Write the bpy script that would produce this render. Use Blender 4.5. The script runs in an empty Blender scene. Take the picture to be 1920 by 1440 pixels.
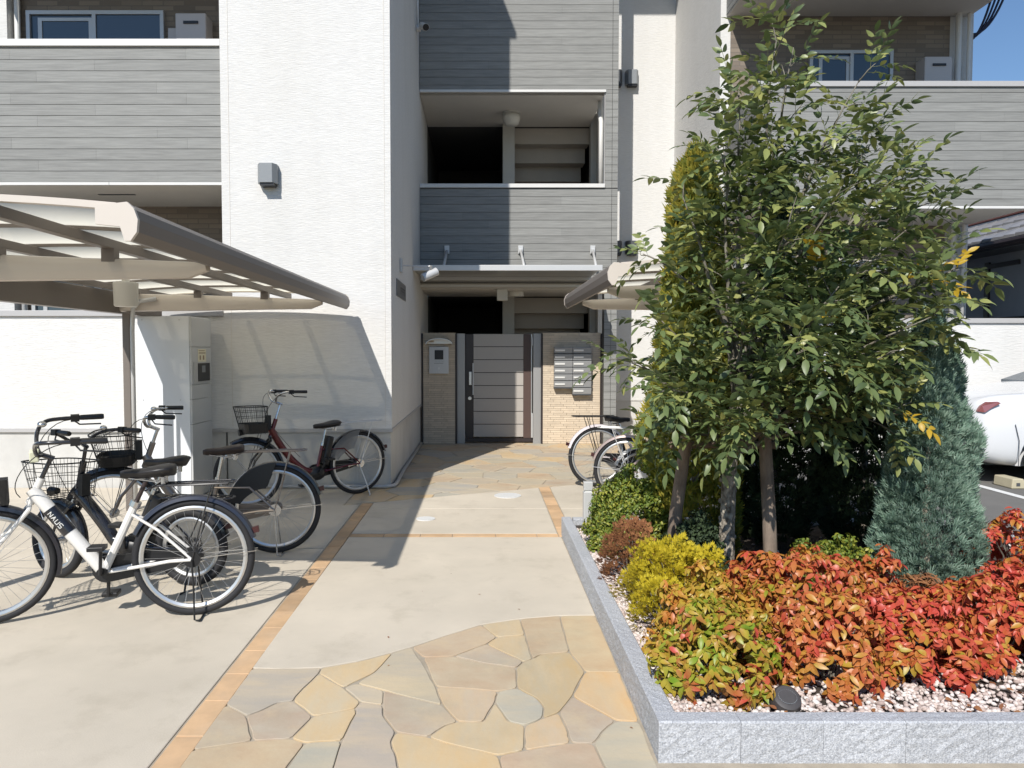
import bpy, math, random
from math import radians, sin, cos, pi, sqrt, atan2
from mathutils import Vector, Matrix, Euler
import numpy as np

S = bpy.context.scene
# ---------------------------------------------------------------- camera
cam_d = bpy.data.cameras.new('camera')
cam_d.sensor_width = 36
cam_d.lens = 1400 / 1920 * 36
cam_d.shift_x = 55 / 1920
cam_d.clip_start = .05
cam_d.clip_end = 2000
cam = bpy.data.objects.new('camera', cam_d)
cam.location = (0, 0, 1.5)
cam.rotation_euler = (radians(90) - math.atan(60 / 1400), 0, 0)
S.collection.objects.link(cam)
S.camera = cam
# ---------------------------------------------------------------- sky and sun
SUN_DIR = Vector((.38, 1, -.96)).normalized()        # the way the light travels
elev = math.asin(-SUN_DIR.z)
w = bpy.data.worlds.new('World')
S.world = w
w.use_nodes = True
nt = w.node_tree
sky = nt.nodes.new('ShaderNodeTexSky')
sky.sky_type = 'NISHITA'
sky.sun_disc = False
sky.sun_elevation = elev
sky.sun_rotation = math.atan2(-SUN_DIR.x, -SUN_DIR.y)
sky.altitude = 50
sky.air_density = 1.15
sky.dust_density = .15
sky.ozone_density = 6.5
bg = nt.nodes['Background']
bg.inputs['Strength'].default_value = .105
nt.links.new(sky.outputs[0], bg.inputs[0])
sd = bpy.data.lights.new('sun', 'SUN')
sd.energy = 4.5
sd.angle = radians(.53)
sd.color = (1.0, .97, .925)
sun = bpy.data.objects.new('sun', sd)
sun.rotation_euler = SUN_DIR.to_track_quat('-Z', 'Y').to_euler()
sun.location = (-5, -8, 12)
S.collection.objects.link(sun)
S.view_settings.view_transform = 'Standard'
S.view_settings.look = 'None'
S.view_settings.exposure = .22
S.view_settings.gamma = 1
S.view_settings.use_white_balance = True       # the camera's white balance: daylight with blue sky fill
S.view_settings.white_balance_temperature = 6600
S.view_settings.white_balance_tint = 10
S.view_settings.use_curve_mapping = False
S.cycles.max_bounces = 7
S.cycles.transparent_max_bounces = 12
S.cycles.caustics_reflective = False
S.cycles.caustics_refractive = False

rnd = random.Random(7)
COL = S.collection
OFF = {}

# ---------------------------------------------------------------- materials
def mat(name, col, rough=.6, metal=0, var=0, vscale=3, bump=0, bscale=(40, 40, 40), bdist=.01, col2=None,
        transl=0, alpha=1, spec=.5, isl=0, ramp=None, nscale=None, coat=0, detail=5, stain=0, stcol=None, stscale=.6, stmap=None, st2=None, tint=None):
    m = bpy.data.materials.new(name)
    m.use_nodes = True
    n, l = m.node_tree.nodes, m.node_tree.links
    p = n['Principled BSDF']
    p.inputs['Base Color'].default_value = (*col, 1)
    p.inputs['Roughness'].default_value = rough
    p.inputs['Metallic'].default_value = metal
    p.inputs['Specular IOR Level'].default_value = spec
    p.inputs['Coat Weight'].default_value = coat
    geo = n.new('ShaderNodeNewGeometry')
    csock = None
    if ramp:
        oi = n.new('ShaderNodeObjectInfo')
        a = n.new('ShaderNodeMath'); a.operation = 'MULTIPLY'; a.inputs[1].default_value = isl
        l.new(geo.outputs['Random Per Island'], a.inputs[0])
        nz = n.new('ShaderNodeTexNoise'); nz.inputs['Scale'].default_value = vscale; nz.inputs['Detail'].default_value = 2
        l.new(geo.outputs['Position'], nz.inputs['Vector'])
        b = n.new('ShaderNodeMath'); b.operation = 'MULTIPLY_ADD'; b.inputs[1].default_value = 1.7 * (1 - isl); b.inputs[2].default_value = -.35 * (1 - isl)
        l.new(nz.outputs['Fac'], b.inputs[0])
        c = n.new('ShaderNodeMath'); c.operation = 'ADD'
        l.new(a.outputs[0], c.inputs[0]); l.new(b.outputs[0], c.inputs[1])
        r = n.new('ShaderNodeValToRGB')
        el = r.color_ramp.elements
        while len(el) > 1: el.remove(el[-1])
        el[0].position = ramp[0][0]; el[0].color = (*ramp[0][1], 1)
        for q, cc in ramp[1:]:
            e = el.new(q); e.color = (*cc, 1)
        l.new(c.outputs[0], r.inputs[0])
        csock = r.outputs[0]
    elif var or col2:
        nz = n.new('ShaderNodeTexNoise')
        nz.inputs['Scale'].default_value = vscale
        nz.inputs['Detail'].default_value = detail
        nz.inputs['Roughness'].default_value = .65
        if nscale:
            mp = n.new('ShaderNodeMapping'); mp.inputs['Scale'].default_value = nscale
            l.new(geo.outputs['Position'], mp.inputs[0]); l.new(mp.outputs[0], nz.inputs['Vector'])
        else:
            l.new(geo.outputs['Position'], nz.inputs['Vector'])
        mr = n.new('ShaderNodeMapRange'); mr.inputs[1].default_value = .3; mr.inputs[2].default_value = .7
        l.new(nz.outputs['Fac'], mr.inputs[0])
        mx = n.new('ShaderNodeMix'); mx.data_type = 'RGBA'
        c2 = col2 or tuple(max(0, x * (1 - var)) for x in col)
        c1 = col if col2 else tuple(min(1, x * (1 + var * .6)) for x in col)
        mx.inputs[6].default_value = (*c1, 1); mx.inputs[7].default_value = (*c2, 1)
        l.new(mr.outputs[0], mx.inputs[0])
        csock = mx.outputs[2]
    if isl and not ramp:
        hs = n.new('ShaderNodeHueSaturation')
        oi = n.new('ShaderNodeObjectInfo')
        mm = n.new('ShaderNodeMapRange'); mm.inputs[3].default_value = 1 - isl; mm.inputs[4].default_value = 1 + isl
        l.new(oi.outputs['Random'], mm.inputs[0]); l.new(mm.outputs[0], hs.inputs['Value'])
        if csock: l.new(csock, hs.inputs['Color'])
        else: hs.inputs['Color'].default_value = (*col, 1)
        csock = hs.outputs[0]
    if stain:
        nz2 = n.new('ShaderNodeTexNoise'); nz2.inputs['Scale'].default_value = stscale; nz2.inputs['Detail'].default_value = 6
        nz2.inputs['Roughness'].default_value = .6
        if stmap:
            mp2 = n.new('ShaderNodeMapping'); mp2.inputs['Scale'].default_value = stmap
            l.new(geo.outputs['Position'], mp2.inputs[0]); l.new(mp2.outputs[0], nz2.inputs['Vector'])
        else: l.new(geo.outputs['Position'], nz2.inputs['Vector'])
        m2 = n.new('ShaderNodeMapRange'); m2.inputs[1].default_value = .47; m2.inputs[2].default_value = .75; m2.inputs[4].default_value = stain
        l.new(nz2.outputs['Fac'], m2.inputs[0])
        mx2 = n.new('ShaderNodeMix'); mx2.data_type = 'RGBA'
        l.new(m2.outputs[0], mx2.inputs[0])
        if csock: l.new(csock, mx2.inputs[6])
        else: mx2.inputs[6].default_value = (*col, 1)
        mx2.inputs[7].default_value = (*(stcol or tuple(x * .5 for x in col)), 1)
        csock = mx2.outputs[2]
    if st2:      # a second, finer layer of spots or streaks: (strength, colour, scale, low, high, mapping)
        nz3 = n.new('ShaderNodeTexNoise'); nz3.inputs['Scale'].default_value = st2[2]; nz3.inputs['Detail'].default_value = 8
        nz3.inputs['Roughness'].default_value = .7
        mp3 = n.new('ShaderNodeMapping'); mp3.inputs['Scale'].default_value = st2[5] if len(st2) > 5 else (1, 1, 1); mp3.inputs['Location'].default_value = (3.1, 7.7, 1.3)
        l.new(geo.outputs['Position'], mp3.inputs[0]); l.new(mp3.outputs[0], nz3.inputs['Vector'])
        m3 = n.new('ShaderNodeMapRange'); m3.inputs[1].default_value = st2[3]; m3.inputs[2].default_value = st2[4]; m3.inputs[4].default_value = st2[0]
        l.new(nz3.outputs['Fac'], m3.inputs[0])
        mx3 = n.new('ShaderNodeMix'); mx3.data_type = 'RGBA'
        l.new(m3.outputs[0], mx3.inputs[0]); l.new(csock, mx3.inputs[6]); mx3.inputs[7].default_value = (*st2[1], 1)
        csock = mx3.outputs[2]
    if csock: l.new(csock, p.inputs['Base Color'])
    if bump:
        mp = n.new('ShaderNodeMapping'); mp.inputs['Scale'].default_value = bscale
        l.new(geo.outputs['Position'], mp.inputs[0])
        nb = n.new('ShaderNodeTexNoise'); nb.inputs['Scale'].default_value = 1; nb.inputs['Detail'].default_value = 4
        l.new(mp.outputs[0], nb.inputs['Vector'])
        bp = n.new('ShaderNodeBump'); bp.inputs['Strength'].default_value = bump; bp.inputs['Distance'].default_value = bdist
        l.new(nb.outputs['Fac'], bp.inputs['Height']); l.new(bp.outputs[0], p.inputs['Normal'])
    if transl:
        out = n['Material Output']
        t = n.new('ShaderNodeBsdfTranslucent'); ms = n.new('ShaderNodeMixShader'); ms.inputs[0].default_value = transl
        if csock: l.new(csock, t.inputs[0])
        else: t.inputs[0].default_value = (*col, 1)
        l.new(p.outputs[0], ms.inputs[1]); l.new(t.outputs[0], ms.inputs[2]); l.new(ms.outputs[0], out.inputs[0])
    if alpha < 1:
        out = n['Material Output']
        src = out.inputs[0].links[0].from_socket
        t = n.new('ShaderNodeBsdfTransparent'); ms = n.new('ShaderNodeMixShader'); ms.inputs[0].default_value = alpha
        t.inputs[0].default_value = (*(tint or (1, 1, 1)), 1)
        l.new(t.outputs[0], ms.inputs[1]); l.new(src, ms.inputs[2]); l.new(ms.outputs[0], out.inputs[0])
    return m

M = {}
M['white'] = mat('white ribbed siding', (.665, .655, .63), .9, bump=.75, bscale=(13, 13, 135), bdist=.0075, var=.10, vscale=2, nscale=(5, 5, 48), stain=.22, stcol=(.50, .49, .46), stscale=1.2, stmap=(2.2, 2.2, .25), st2=(.18, (.56, .53, .46), .7, .45, .7))
M['board'] = mat('grey wood grain siding', (.25, .25, .235), .7, var=.22, vscale=9, nscale=(.3, .3, 6), isl=.065, bump=.2, bscale=(9, 9, 190), bdist=.004)
M['backing'] = mat('dark joint', (.06, .06, .06), .9)
M['cap'] = mat('off white metal trim', (.66, .65, .62), .4, var=.04)
M['greycap'] = mat('grey metal coping', (.42, .41, .40), .45)
M['soffit'] = mat('cream soffit', (.62, .59, .54), .8, var=.04)
M['brown_tile'] = None
M['found'] = mat('smooth mortar plinth', (.56, .55, .52), .85, var=.07, vscale=1.6, bump=.15, bscale=(30, 30, 30), bdist=.002, stain=.45, stcol=(.28, .27, .25), stscale=1.3)
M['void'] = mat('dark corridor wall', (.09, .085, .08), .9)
M['stair'] = mat('brown grey stair', (.46, .42, .37), .8, var=.05)
M['post'] = mat('cream post', (.52, .50, .45), .6)
M['glass'] = mat('dark window glass', (.035, .055, .075), .06, spec=.8)
M['sash'] = mat('silver sash', (.5, .5, .49), .4, metal=.3)
M['darkframe'] = mat('black brown frame', (.03, .022, .022), .4)
M['greymetal'] = mat('grey painted vent metal', (.22, .235, .245), .45)
M['darkmetal'] = mat('dark grey vent metal', (.075, .08, .085), .45)
M['black'] = mat('black plastic', (.012, .012, .013), .4)
M['heater'] = mat('beige enamel', (.52, .48, .46), .45)
M['alu'] = mat('brushed aluminium', (.62, .62, .61), .35, metal=.85)
M['silver'] = mat('pale silver paint', (.55, .55, .54), .38, metal=.2)
M['canopy_brown'] = mat('warm grey canopy aluminium', (.18, .155, .135), .45, metal=.15, spec=.4)
M['canopy_beige'] = mat('beige canopy aluminium', (.60, .54, .47), .4, metal=.05)
M['canopy_panel'] = mat('milky polycarbonate', (.94, .92, .84), .35, transl=.93, alpha=.76, tint=(1, .95, .84))
M['drum'] = mat('cream drum', (.66, .64, .58), .5)
M['concrete'] = mat('beige washed concrete', (.575, .51, .41), .9, var=.09, vscale=1.1, bump=.4, bscale=(170, 170, 170), bdist=.0018, stain=.55, stcol=(.43, .385, .305), stscale=.75, st2=(.65, (.38, .33, .25), 3.2, .53, .80))
M['joint'] = mat('grey brown mortar', (.40, .345, .265), .95, bump=.4, bscale=(90, 90, 90), bdist=.003, var=.25, vscale=6)
M['tile'] = mat('orange sandstone tile', (.56, .37, .21), .8, var=.2, vscale=4, isl=.16, bump=.2, bscale=(60, 60, 60), bdist=.002, stain=.5, stcol=(.42, .33, .24), stscale=3.5)
M['asphalt'] = mat('worn asphalt', (.155, .15, .14), .95, var=.12, vscale=2, bump=.7, bscale=(160, 160, 160), bdist=.004)
M['paint'] = mat('white road paint', (.72, .72, .70), .7, var=.12, vscale=25)
M['manhole'] = mat('pale resin manhole lid', (.68, .68, .66), .5, var=.1, vscale=60)
M['brick'] = mat('slim beige brick', (.60, .50, .375), .85, var=.08, vscale=9, isl=.09, bump=.3, bscale=(80, 80, 80), bdist=.002)
M['brickjoint'] = mat('brick mortar', (.38, .32, .25), .95)
M['gate_panel'] = mat('warm grey gate panel', (.42, .385, .345), .45, metal=.1, var=.03, vscale=30, nscale=(.3, .3, 10))
M['gate_post'] = mat('grey aluminium post', (.35, .345, .335), .4, metal=.3)
M['gate_brown'] = mat('brown gate stile', (.085, .052, .042), .5)
M['mailbox'] = mat('grey blue mailbox', (.30, .305, .305), .4, metal=.1)
M['label'] = mat('white card', (.75, .75, .72), .6)
M['paper'] = mat('cream notice paper', (.72, .67, .50), .7)
M['brownink'] = mat('brown ink', (.30, .20, .12), .7)
M['locker'] = mat('white enamel locker', (.70, .72, .74), .32)
M['locker_door'] = mat('pale grey locker door', (.50, .505, .50), .4)
M['plaque'] = mat('grey name plate', (.17, .17, .17), .4)
M['plaque2'] = mat('dark plate letters', (.06, .06, .06), .5)
M['granite'] = mat('rough pale granite', (.56, .57, .585), .85, col2=(.27, .28, .30), vscale=140, detail=2, bump=.8, bscale=(170, 170, 170), bdist=.005, isl=.05)
M['soil'] = mat('dark planter soil', (.06, .045, .035), 1, bump=1, bscale=(60, 60, 60), bdist=.02, var=.3, vscale=12)
M['pebble'] = mat('pinkish white pebbles', (.58, .50, .46), .8, ramp=[(0, (.30, .22, .19)), (.25, (.52, .42, .37)), (.6, (.66, .58, .53)), (1, (.72, .68, .64))], isl=.85, vscale=9)
M['stake'] = mat('weathered cedar stake', (.30, .235, .18), .9, col2=(.16, .12, .09), vscale=5, nscale=(5, 5, 1), bump=.6, bscale=(60, 60, 8), bdist=.008, stain=.5, stcol=(.07, .055, .045), stscale=6)
M['bark'] = mat('flaking tree bark', (.46, .41, .33), .95, col2=(.09, .07, .05), vscale=30, nscale=(1, 1, .6), detail=2, bump=1, bscale=(60, 60, 35), bdist=.02)
M['twig'] = mat('grey green twig', (.25, .23, .185), .8, col2=(.10, .085, .06), vscale=8)
M['leaf'] = mat('glossy ash leaf', (.06, .10, .03), .42, transl=.25, spec=.6, isl=.75, vscale=2.2,
                ramp=[(0, (.045, .075, .032)), (.3, (.11, .155, .055)), (.55, (.195, .24, .08)), (.8, (.30, .32, .10)), (1, (.42, .37, .10))])
M['leaf_yellow'] = mat('yellowing ash leaf', (.52, .34, .03), .45, transl=.3)
M['golden'] = mat('golden conifer foliage', (.2, .2, .02), .7, transl=.25, isl=.5, vscale=2.6,
                  ramp=[(0, (.06, .10, .02)), (.3, (.15, .20, .028)), (.6, (.30, .28, .035)), (1, (.52, .38, .05))])
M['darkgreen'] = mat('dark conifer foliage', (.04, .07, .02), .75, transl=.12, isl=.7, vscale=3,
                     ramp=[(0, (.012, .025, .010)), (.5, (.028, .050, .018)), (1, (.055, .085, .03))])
M['juniper'] = mat('blue juniper foliage', (.1, .15, .12), .75, transl=.15, isl=.7, vscale=3,
                   ramp=[(0, (.075, .14, .095)), (.5, (.18, .285, .21)), (1, (.38, .50, .39))])
M['boxgreen'] = mat('yellow green shrub', (.1, .14, .03), .5, transl=.22, isl=.55, vscale=4,
                    ramp=[(0, (.06, .11, .02)), (.45, (.15, .21, .03)), (.75, (.30, .30, .04)), (1, (.46, .42, .06))])
M['threadgold'] = mat('bright gold thread foliage', (.6, .5, .05), .6, transl=.25, isl=.7, vscale=4,
                      ramp=[(0, (.22, .22, .02)), (.4, (.52, .42, .02)), (1, (.74, .58, .04))])
M['heather'] = mat('rusty brown foliage', (.3, .15, .07), .8, transl=.15, isl=.7, vscale=4,
                   ramp=[(0, (.12, .045, .02)), (.5, (.28, .11, .045)), (1, (.42, .21, .08))])
def nand(name, ramp): return mat(name, (.5, .2, .03), .42, transl=.25, isl=.42, vscale=7.5, ramp=ramp, spec=.45)
G_, Y_, O_, R_, K_ = (.16, .28, .02), (.44, .33, .04), (.52, .20, .045), (.54, .075, .05), (.22, .045, .025)
M['nand_mixed'] = nand('mixed green and red leaves', [(.12, G_), (.32, (.27, .30, .03)), (.5, Y_), (.64, (.38, .17, .04)), (.8, R_), (.95, K_)])
M['nand_gold'] = nand('yellow orange leaves', [(.05, (.24, .29, .03)), (.25, (.42, .33, .04)), (.5, (.50, .30, .045)), (.72, O_), (.9, (.50, .13, .05)), (1, K_)])
M['nand_orange'] = nand('orange leaves', [(.05, (.25, .30, .03)), (.2, (.44, .30, .04)), (.38, O_), (.56, (.50, .15, .05)), (.7, R_), (1, K_)])
M['nand_red'] = nand('red orange leaves', [(.05, (.34, .33, .04)), (.2, (.48, .26, .04)), (.34, O_), (.48, (.54, .11, .05)), (.66, R_), (.85, (.56, .09, .07)), (1, K_)])
M['tyre'] = mat('black rubber tyre', (.016, .016, .018), .75)
M['chrome'] = mat('bicycle steel', (.6, .6, .6), .25, metal=.95)
M['spoke'] = mat('steel spoke', (.5, .5, .5), .35, metal=.7)
M['wire'] = mat('black wire', (.014, .014, .014), .5)
M['white_paint'] = mat('pearl white bicycle paint', (.72, .70, .66), .25, coat=.6)
M['black_paint'] = mat('black bicycle paint', (.014, .014, .017), .25, coat=.6)
M['bronze_paint'] = mat('bronze grey bicycle paint', (.26, .225, .20), .3, metal=.5, coat=.5)
M['red_paint'] = mat('dark red bicycle paint', (.12, .009, .012), .25, metal=.3, coat=.6)
M['pink_paint'] = mat('pinkish beige bicycle paint', (.42, .33, .30), .3, metal=.3, coat=.5)
M['lilac_paint'] = mat('pale pinkish white bicycle paint', (.66, .60, .61), .3, coat=.6)
M['navy'] = mat('navy mudguard', (.02, .022, .035), .3, coat=.5)
M['saddle'] = mat('black vinyl saddle', (.016, .015, .016), .42)
M['brownsaddle'] = mat('dark brown vinyl saddle', (.035, .022, .02), .45)
M['greyfilm'] = mat('smoky grey film', (.18, .18, .18), .3, alpha=.72)
M['reflector'] = mat('red reflector', (.05, .012, .012), .4)
M['cream'] = mat('cream plastic', (.68, .68, .5), .4)
M['car'] = mat('white car paint', (.66, .67, .68), .22, coat=.8)
M['tail'] = mat('red tail lamp', (.26, .09, .09), .12, coat=1)
M['block'] = mat('yellowed concrete block', (.48, .43, .30), .9, var=.1, vscale=8)
M['kawara'] = mat('grey glazed roof tile', (.27, .27, .28), .4, isl=.1, var=.08, vscale=5)
M['redtrim'] = mat('red brown metal', (.17, .065, .05), .5)
M['housewall'] = mat('grey metal house wall', (.36, .37, .39), .7, var=.12, vscale=1.5)
M['cable'] = mat('dark blue cable', (.012, .018, .05), .5)
M['stonelamp'] = mat('dark resin disc', (.06, .055, .055), .6, var=.2, vscale=20)
M['blueplastic'] = mat('blue grey plastic', (.10, .16, .24), .5)

# brick-look cladding: thin masonry behind the balconies, too shaded and small to pick apart
def brick_mat():
    m = mat('brown brick-pattern cladding', (.22, .18, .14), .9)
    n, l = m.node_tree.nodes, m.node_tree.links
    p = n['Principled BSDF']
    geo = n.new('ShaderNodeNewGeometry')
    sx = n.new('ShaderNodeSeparateXYZ'); cx = n.new('ShaderNodeCombineXYZ')
    l.new(geo.outputs['Position'], sx.inputs[0])
    ad = n.new('ShaderNodeMath'); l.new(sx.outputs[0], ad.inputs[0]); l.new(sx.outputs[1], ad.inputs[1])
    l.new(ad.outputs[0], cx.inputs[0]); l.new(sx.outputs[2], cx.inputs[1])
    b = n.new('ShaderNodeTexBrick')
    b.inputs['Color1'].default_value = (.25, .205, .16, 1); b.inputs['Color2'].default_value = (.16, .13, .105, 1)
    b.inputs['Mortar'].default_value = (.17, .145, .12, 1)
    b.inputs['Scale'].default_value = 1; b.inputs['Brick Width'].default_value = .26; b.inputs['Row Height'].default_value = .062
    b.inputs['Mortar Size'].default_value = .006; b.inputs['Bias'].default_value = -.1
    l.new(cx.outputs[0], b.inputs['Vector']); l.new(b.outputs[0], p.inputs['Base Color'])
    bp = n.new('ShaderNodeBump'); bp.inputs['Strength'].default_value = .5; bp.inputs['Distance'].default_value = .004; bp.invert = True
    l.new(b.outputs['Fac'], bp.inputs['Height']); l.new(bp.outputs[0], p.inputs['Normal'])
    return m
M['brown_tile'] = brick_mat()

# ---------------------------------------------------------------- geometry helpers
class MB:
    def __init__(s): s.v = []; s.f = []
    def add(s, vs, fs):
        k = len(s.v); s.v += [tuple(v) for v in vs]; s.f += [tuple(i + k for i in f) for f in fs]; return s
    def box(s, x0, x1, y0, y1, z0, z1):
        return s.add([(x0, y0, z0), (x1, y0, z0), (x1, y1, z0), (x0, y1, z0), (x0, y0, z1), (x1, y0, z1), (x1, y1, z1), (x0, y1, z1)],
                     [(0, 3, 2, 1), (4, 5, 6, 7), (0, 1, 5, 4), (1, 2, 6, 5), (2, 3, 7, 6), (3, 0, 4, 7)])
    def hexa(s, p):     # eight corners, bottom four then top four
        return s.add(p, [(0, 3, 2, 1), (4, 5, 6, 7), (0, 1, 5, 4), (1, 2, 6, 5), (2, 3, 7, 6), (3, 0, 4, 7)])
    def quad(s, a, b, c, d): return s.add([a, b, c, d], [(0, 1, 2, 3)])
    def prism(s, pts, z0, z1, inset=0, ztop=None):
        n = len(pts)
        top = pts
        if inset:
            top = inset_poly(pts, inset)
        vs = [(x, y, z0) for x, y in pts] + [(x, y, z1 - (inset if inset else 0) * .5) for x, y in pts] + [(x, y, z1) for x, y in top]
        fs = [(i, (i + 1) % n, n + (i + 1) % n, n + i) for i in range(n)] + [(n + i, n + (i + 1) % n, 2 * n + (i + 1) % n, 2 * n + i) for i in range(n)]
        fs.append(tuple(range(2 * n, 3 * n)))
        return s.add(vs, fs)
    def tube(s, pts, r, n=8, closed=False, cap=True, flat=None):
        pts = [Vector(p) for p in pts]
        m = len(pts)
        rs = r if isinstance(r, (list, tuple)) else [r] * m
        k0 = len(s.v)
        prev = None
        for i, p in enumerate(pts):
            if closed: t = pts[(i + 1) % m] - pts[i - 1]
            else: t = pts[min(i + 1, m - 1)] - pts[max(i - 1, 0)]
            t.normalize()
            if prev is None:
                a = Vector((0, 0, 1)) if abs(t.z) < .9 else Vector((1, 0, 0))
                u = t.cross(a).normalized()
            else:
                u = (prev - t * prev.dot(t))
                u = u.normalized() if u.length > 1e-6 else t.orthogonal().normalized()
            prev = u
            v = t.cross(u)
            for j in range(n):
                a = 2 * pi * j / n
                s.v.append(tuple(p + (u * cos(a) + v * sin(a)) * rs[i]))
        for i in range(m if closed else m - 1):
            a0 = k0 + i * n; b0 = k0 + ((i + 1) % m) * n
            for j in range(n):
                s.f.append((a0 + j, a0 + (j + 1) % n, b0 + (j + 1) % n, b0 + j))
        if cap and not closed:
            s.f.append(tuple(k0 + j for j in range(n))[::-1]); s.f.append(tuple(k0 + (m - 1) * n + j for j in range(n)))
        return s
    def torus(s, c, R, r, ax='y', n=40, m=8, sq=1):     # ring about the y axis
        vs = []
        for i in range(n):
            a = 2 * pi * i / n
            for j in range(m):
                b = 2 * pi * j / m
                rr = R + r * cos(b)
                vs.append((c[0] + rr * cos(a), c[1] + r * sq * sin(b), c[2] + rr * sin(a)))
        fs = [(i * m + j, i * m + (j + 1) % m, ((i + 1) % n) * m + (j + 1) % m, ((i + 1) % n) * m + j) for i in range(n) for j in range(m)]
        return s.add(vs, fs)
    def sphere(s, c, rx, ry, rz, n=10, m=7):
        vs = [(c[0], c[1], c[2] + rz)]
        for i in range(1, m):
            t = pi * i / m
            for j in range(n):
                a = 2 * pi * j / n
                vs.append((c[0] + rx * sin(t) * cos(a), c[1] + ry * sin(t) * sin(a), c[2] + rz * cos(t)))
        vs.append((c[0], c[1], c[2] - rz))
        fs = [(0, 1 + j, 1 + (j + 1) % n) for j in range(n)]
        for i in range(m - 2):
            for j in range(n):
                a = 1 + i * n
                fs.append((a + j, a + n + j, a + n + (j + 1) % n, a + (j + 1) % n))
        e = len(vs) - 1
        fs += [(e, 1 + (m - 2) * n + (j + 1) % n, 1 + (m - 2) * n + j) for j in range(n)]
        return s.add(vs, fs)
    def strip_profile(s, prof, path):   # sweep a closed 2-D profile [(a,b)] along path of (origin, a-axis, b-axis)
        n = len(prof); k0 = len(s.v)
        for o, A, B in path:
            for a, b in prof: s.v.append(tuple(Vector(o) + Vector(A) * a + Vector(B) * b))
        for i in range(len(path) - 1):
            for j in range(n):
                s.f.append((k0 + i * n + j, k0 + i * n + (j + 1) % n, k0 + (i + 1) * n + (j + 1) % n, k0 + (i + 1) * n + j))
        s.f.append(tuple(k0 + j for j in range(n))[::-1]); s.f.append(tuple(k0 + (len(path) - 1) * n + j for j in range(n)))
        return s
    def mesh(s, name, m):
        me = bpy.data.meshes.new(name); me.from_pydata(s.v, [], s.f); me.materials.append(m); return me
    def build(s, name, m, parent=None, smooth=False, bevel=0, local=False, seg=2):
        off = Vector((0, 0, 0)) if local else OFF.get(parent.name if parent else None, Vector((0, 0, 0)))
        if off.length: s.v = [(a - off.x, b - off.y, c - off.z) for a, b, c in s.v]
        o = bpy.data.objects.new(name, s.mesh(name, M[m] if isinstance(m, str) else m))
        COL.objects.link(o)
        if parent: o.parent = parent
        OFF[o.name] = off
        if smooth:
            o.data.shade_smooth()
            if smooth == 'auto':
                try: o.data.set_sharp_from_angle(angle=radians(35))
                except Exception: pass
        if bevel:
            b = o.modifiers.new('bevel', 'BEVEL'); b.width = bevel; b.segments = seg; b.limit_method = 'ANGLE'; b.angle_limit = radians(40)
        return o

def inset_poly(pts, d):
    n = len(pts); out = []
    for i in range(n):
        a, b, c = Vector(pts[i - 1]), Vector(pts[i]), Vector(pts[(i + 1) % n])
        e1 = (b - a).normalized(); e2 = (c - b).normalized()
        n1 = Vector((-e1.y, e1.x)); n2 = Vector((-e2.y, e2.x))
        m = n1 + n2
        if m.length < .2: m = n1
        m.normalize()
        k = d / max(.45, m.dot(n1))
        out.append((b.x + m.x * k, b.y + m.y * k))
    return out

def ccw(pts):
    a = sum(pts[i - 1][0] * pts[i][1] - pts[i][0] * pts[i - 1][1] for i in range(len(pts)))
    return pts if a > 0 else pts[::-1]

def meta(o, label=None, cat=None, group=None, kind=None):
    if label: o['label'] = label
    if cat: o['category'] = cat
    if group: o['group'] = group
    if kind: o['kind'] = kind
    return o

def thing(name, label, cat, loc=(0, 0, 0), group=None, rz=0):
    o = bpy.data.objects.new(name, None)
    o.empty_display_size = .1
    o.location = loc; o.rotation_euler = (0, 0, rz)
    COL.objects.link(o)
    OFF[o.name] = Vector(loc)
    return meta(o, label, cat, group)

_unit = {}
def piece(name, m, parent, x0, x1, y0, y1, z0, z1, bev=.12):
    """one box-shaped piece; alike pieces share their mesh data"""
    if m not in _unit:
        _unit[m] = MB().box(-.5, .5, -.5, .5, -.5, .5).mesh('block_' + m, M[m])
    o = bpy.data.objects.new(name, _unit[m])
    off = OFF[parent.name]
    o.location = ((x0 + x1) / 2 - off.x, (y0 + y1) / 2 - off.y, (z0 + z1) / 2 - off.z)
    o.scale = (x1 - x0, y1 - y0, z1 - z0)
    COL.objects.link(o); o.parent = parent
    OFF[o.name] = off + Vector(o.location)
    return o

def clip(poly, a, b, c):       # keep a*x+b*y<=c
    out = []
    for i in range(len(poly)):
        p, q = poly[i - 1], poly[i]
        dp, dq = a * p[0] + b * p[1] - c, a * q[0] + b * q[1] - c
        if (dp <= 0) != (dq <= 0):
            t = dp / (dp - dq); out.append((p[0] + t * (q[0] - p[0]), p[1] + t * (q[1] - p[1])))
        if dq <= 0: out.append(q)
    return out

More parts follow.
